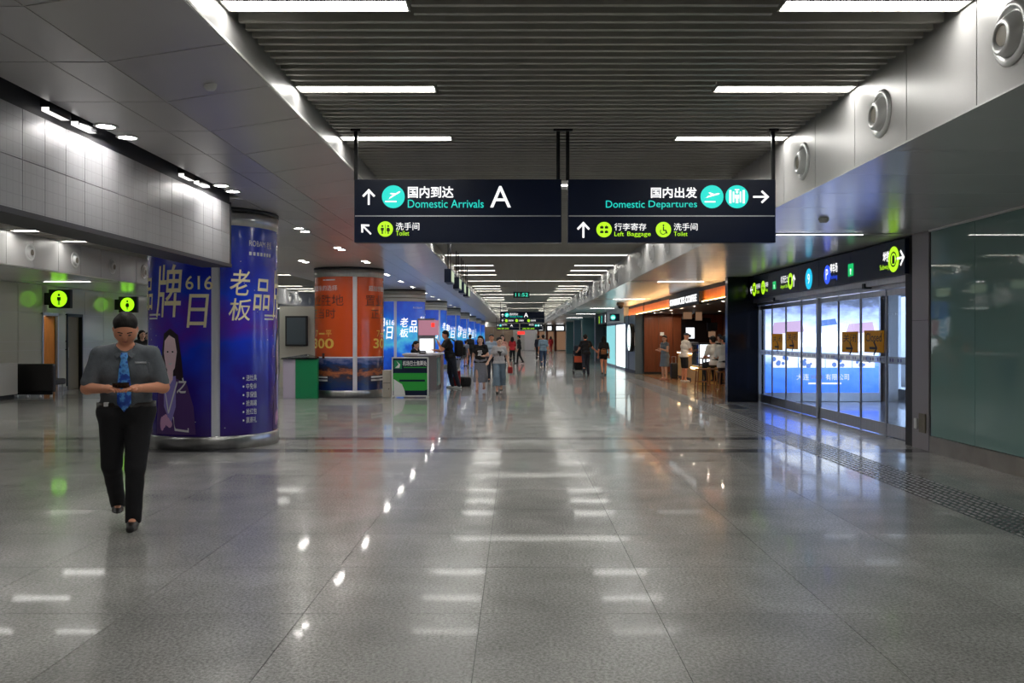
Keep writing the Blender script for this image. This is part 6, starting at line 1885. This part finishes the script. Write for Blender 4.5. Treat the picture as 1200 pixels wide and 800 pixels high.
person('person in white shirt seated on the farther cafe stool, back to the hall', (5.78, 25.55, 0), R(200), 1.70, SIT2, 14, (10, 0), ('white_shirt', 0.9, 0.86), ('trousers', 'cloth_black', 0), 'short', 'skin', build=1.05, drop=0.112)
person('person in white shirt seated on the cafe stool nearest the dark pillar', (5.54, 23.42, 0), R(165), 1.70, SIT2, 12, (12, 20), ('white_shirt', 0.9, 0.86), ('trousers', 'cloth_black', 0), 'short', 'skin', build=1.05, drop=0.112)

# small figures far down the hall
person('child in grey top and pink shorts standing far down the hall', at(546, 47.0), R(150), 1.36, None, 0, (0, 0), ('cloth_grey', 0.6, 0.9), ('shorts', 'cloth_pink', 0.5), 'short', 'skin', res=.03, face=False)
person('person in black top standing far down the hall before the blue columns', at(551, 50.0), R(200), 1.68, None, 0, (0, 0), ('cloth_black', 1.6, 0.9), ('trousers', 'cloth_black', 0), 'short', 'skin', res=.03, face=False)
person('woman in red top and black leggings standing far down the hall', at(600.5, 53.0), R(170), 1.56, WALK, 0, (0, 0), ('cloth_red', 0.9, 0.84), ('trousers', 'cloth_black', 0), 'long', 'skin', res=.03, female=True, face=False)
person('man all in black walking beside the woman in red', at(608.5, 51.5), R(-100), 1.66, WALK, 3, (0, 0), ('cloth_black', 1.8, 0.9), ('trousers', 'cloth_black', 0), 'short', 'skin', res=.03, face=False)
person('man in grey-blue shirt and jeans walking away down the hall', at(636.5, 44.6), R(182), 1.66, WALK, 0, (0, 0), ('cloth_bluegrey', 0.9, 0.88), ('trousers', 'cloth_jeans', 0), 'short', 'skin', res=.025, face=False)
person('person in dark clothes walking just beyond the man in jeans', at(631, 58.0), R(170), 1.66, WALK, 0, (0, 0), ('cloth_dark_jeans', 1.6, 0.9), ('trousers', 'cloth_black', 0), 'short', 'skin', res=.03, face=False)
person('tiny figure in red at the far end of the hall', at(645.5, 88.0), R(180), 1.62, WALK, 0, (0, 0), ('cloth_red', 1.6, 0.86), ('trousers', 'cloth_red', 0), 'long', 'skin', res=.035, female=True, face=False)
person('woman with reddish hair standing behind the man with the phone', at(166.5, 25.6), R(30), 1.73, None, 0, (0, 20), ('cloth_black', 1.8, 0.9), ('trousers', 'cloth_black', 0), 'long', 'skin_pale', female=True)
person('person in dark jacket and white collar behind the man with the phone', at(174, 26.2), R(-20), 1.68, None, 0, (0, 0), ('cloth_black', 1.8, 0.9), ('trousers', 'cloth_black', 0), 'bun', 'skin_pale', female=True)

for i, y in enumerate((24.7, 26.4)):
    t = thing('lobby_fill_light', f'small added fill light inside the restroom lobby, {["by the orange door", "by the grey door"][i]}', 'light', (-14.2, y, 2.78), 'added restroom lobby fill lights')  # added lamps, brighten the recess and the orange leaf
    q = MB(); q.box(-14.5, -13.9, y - .2, y + .2, 2.785, 2.80); q.build('frame', 'white', t)
    q = MB(); q.box(-14.45, -13.95, y - .16, y + .16, 2.78, 2.785); q.build('diffuser', 'lobby_fill_glow', t)
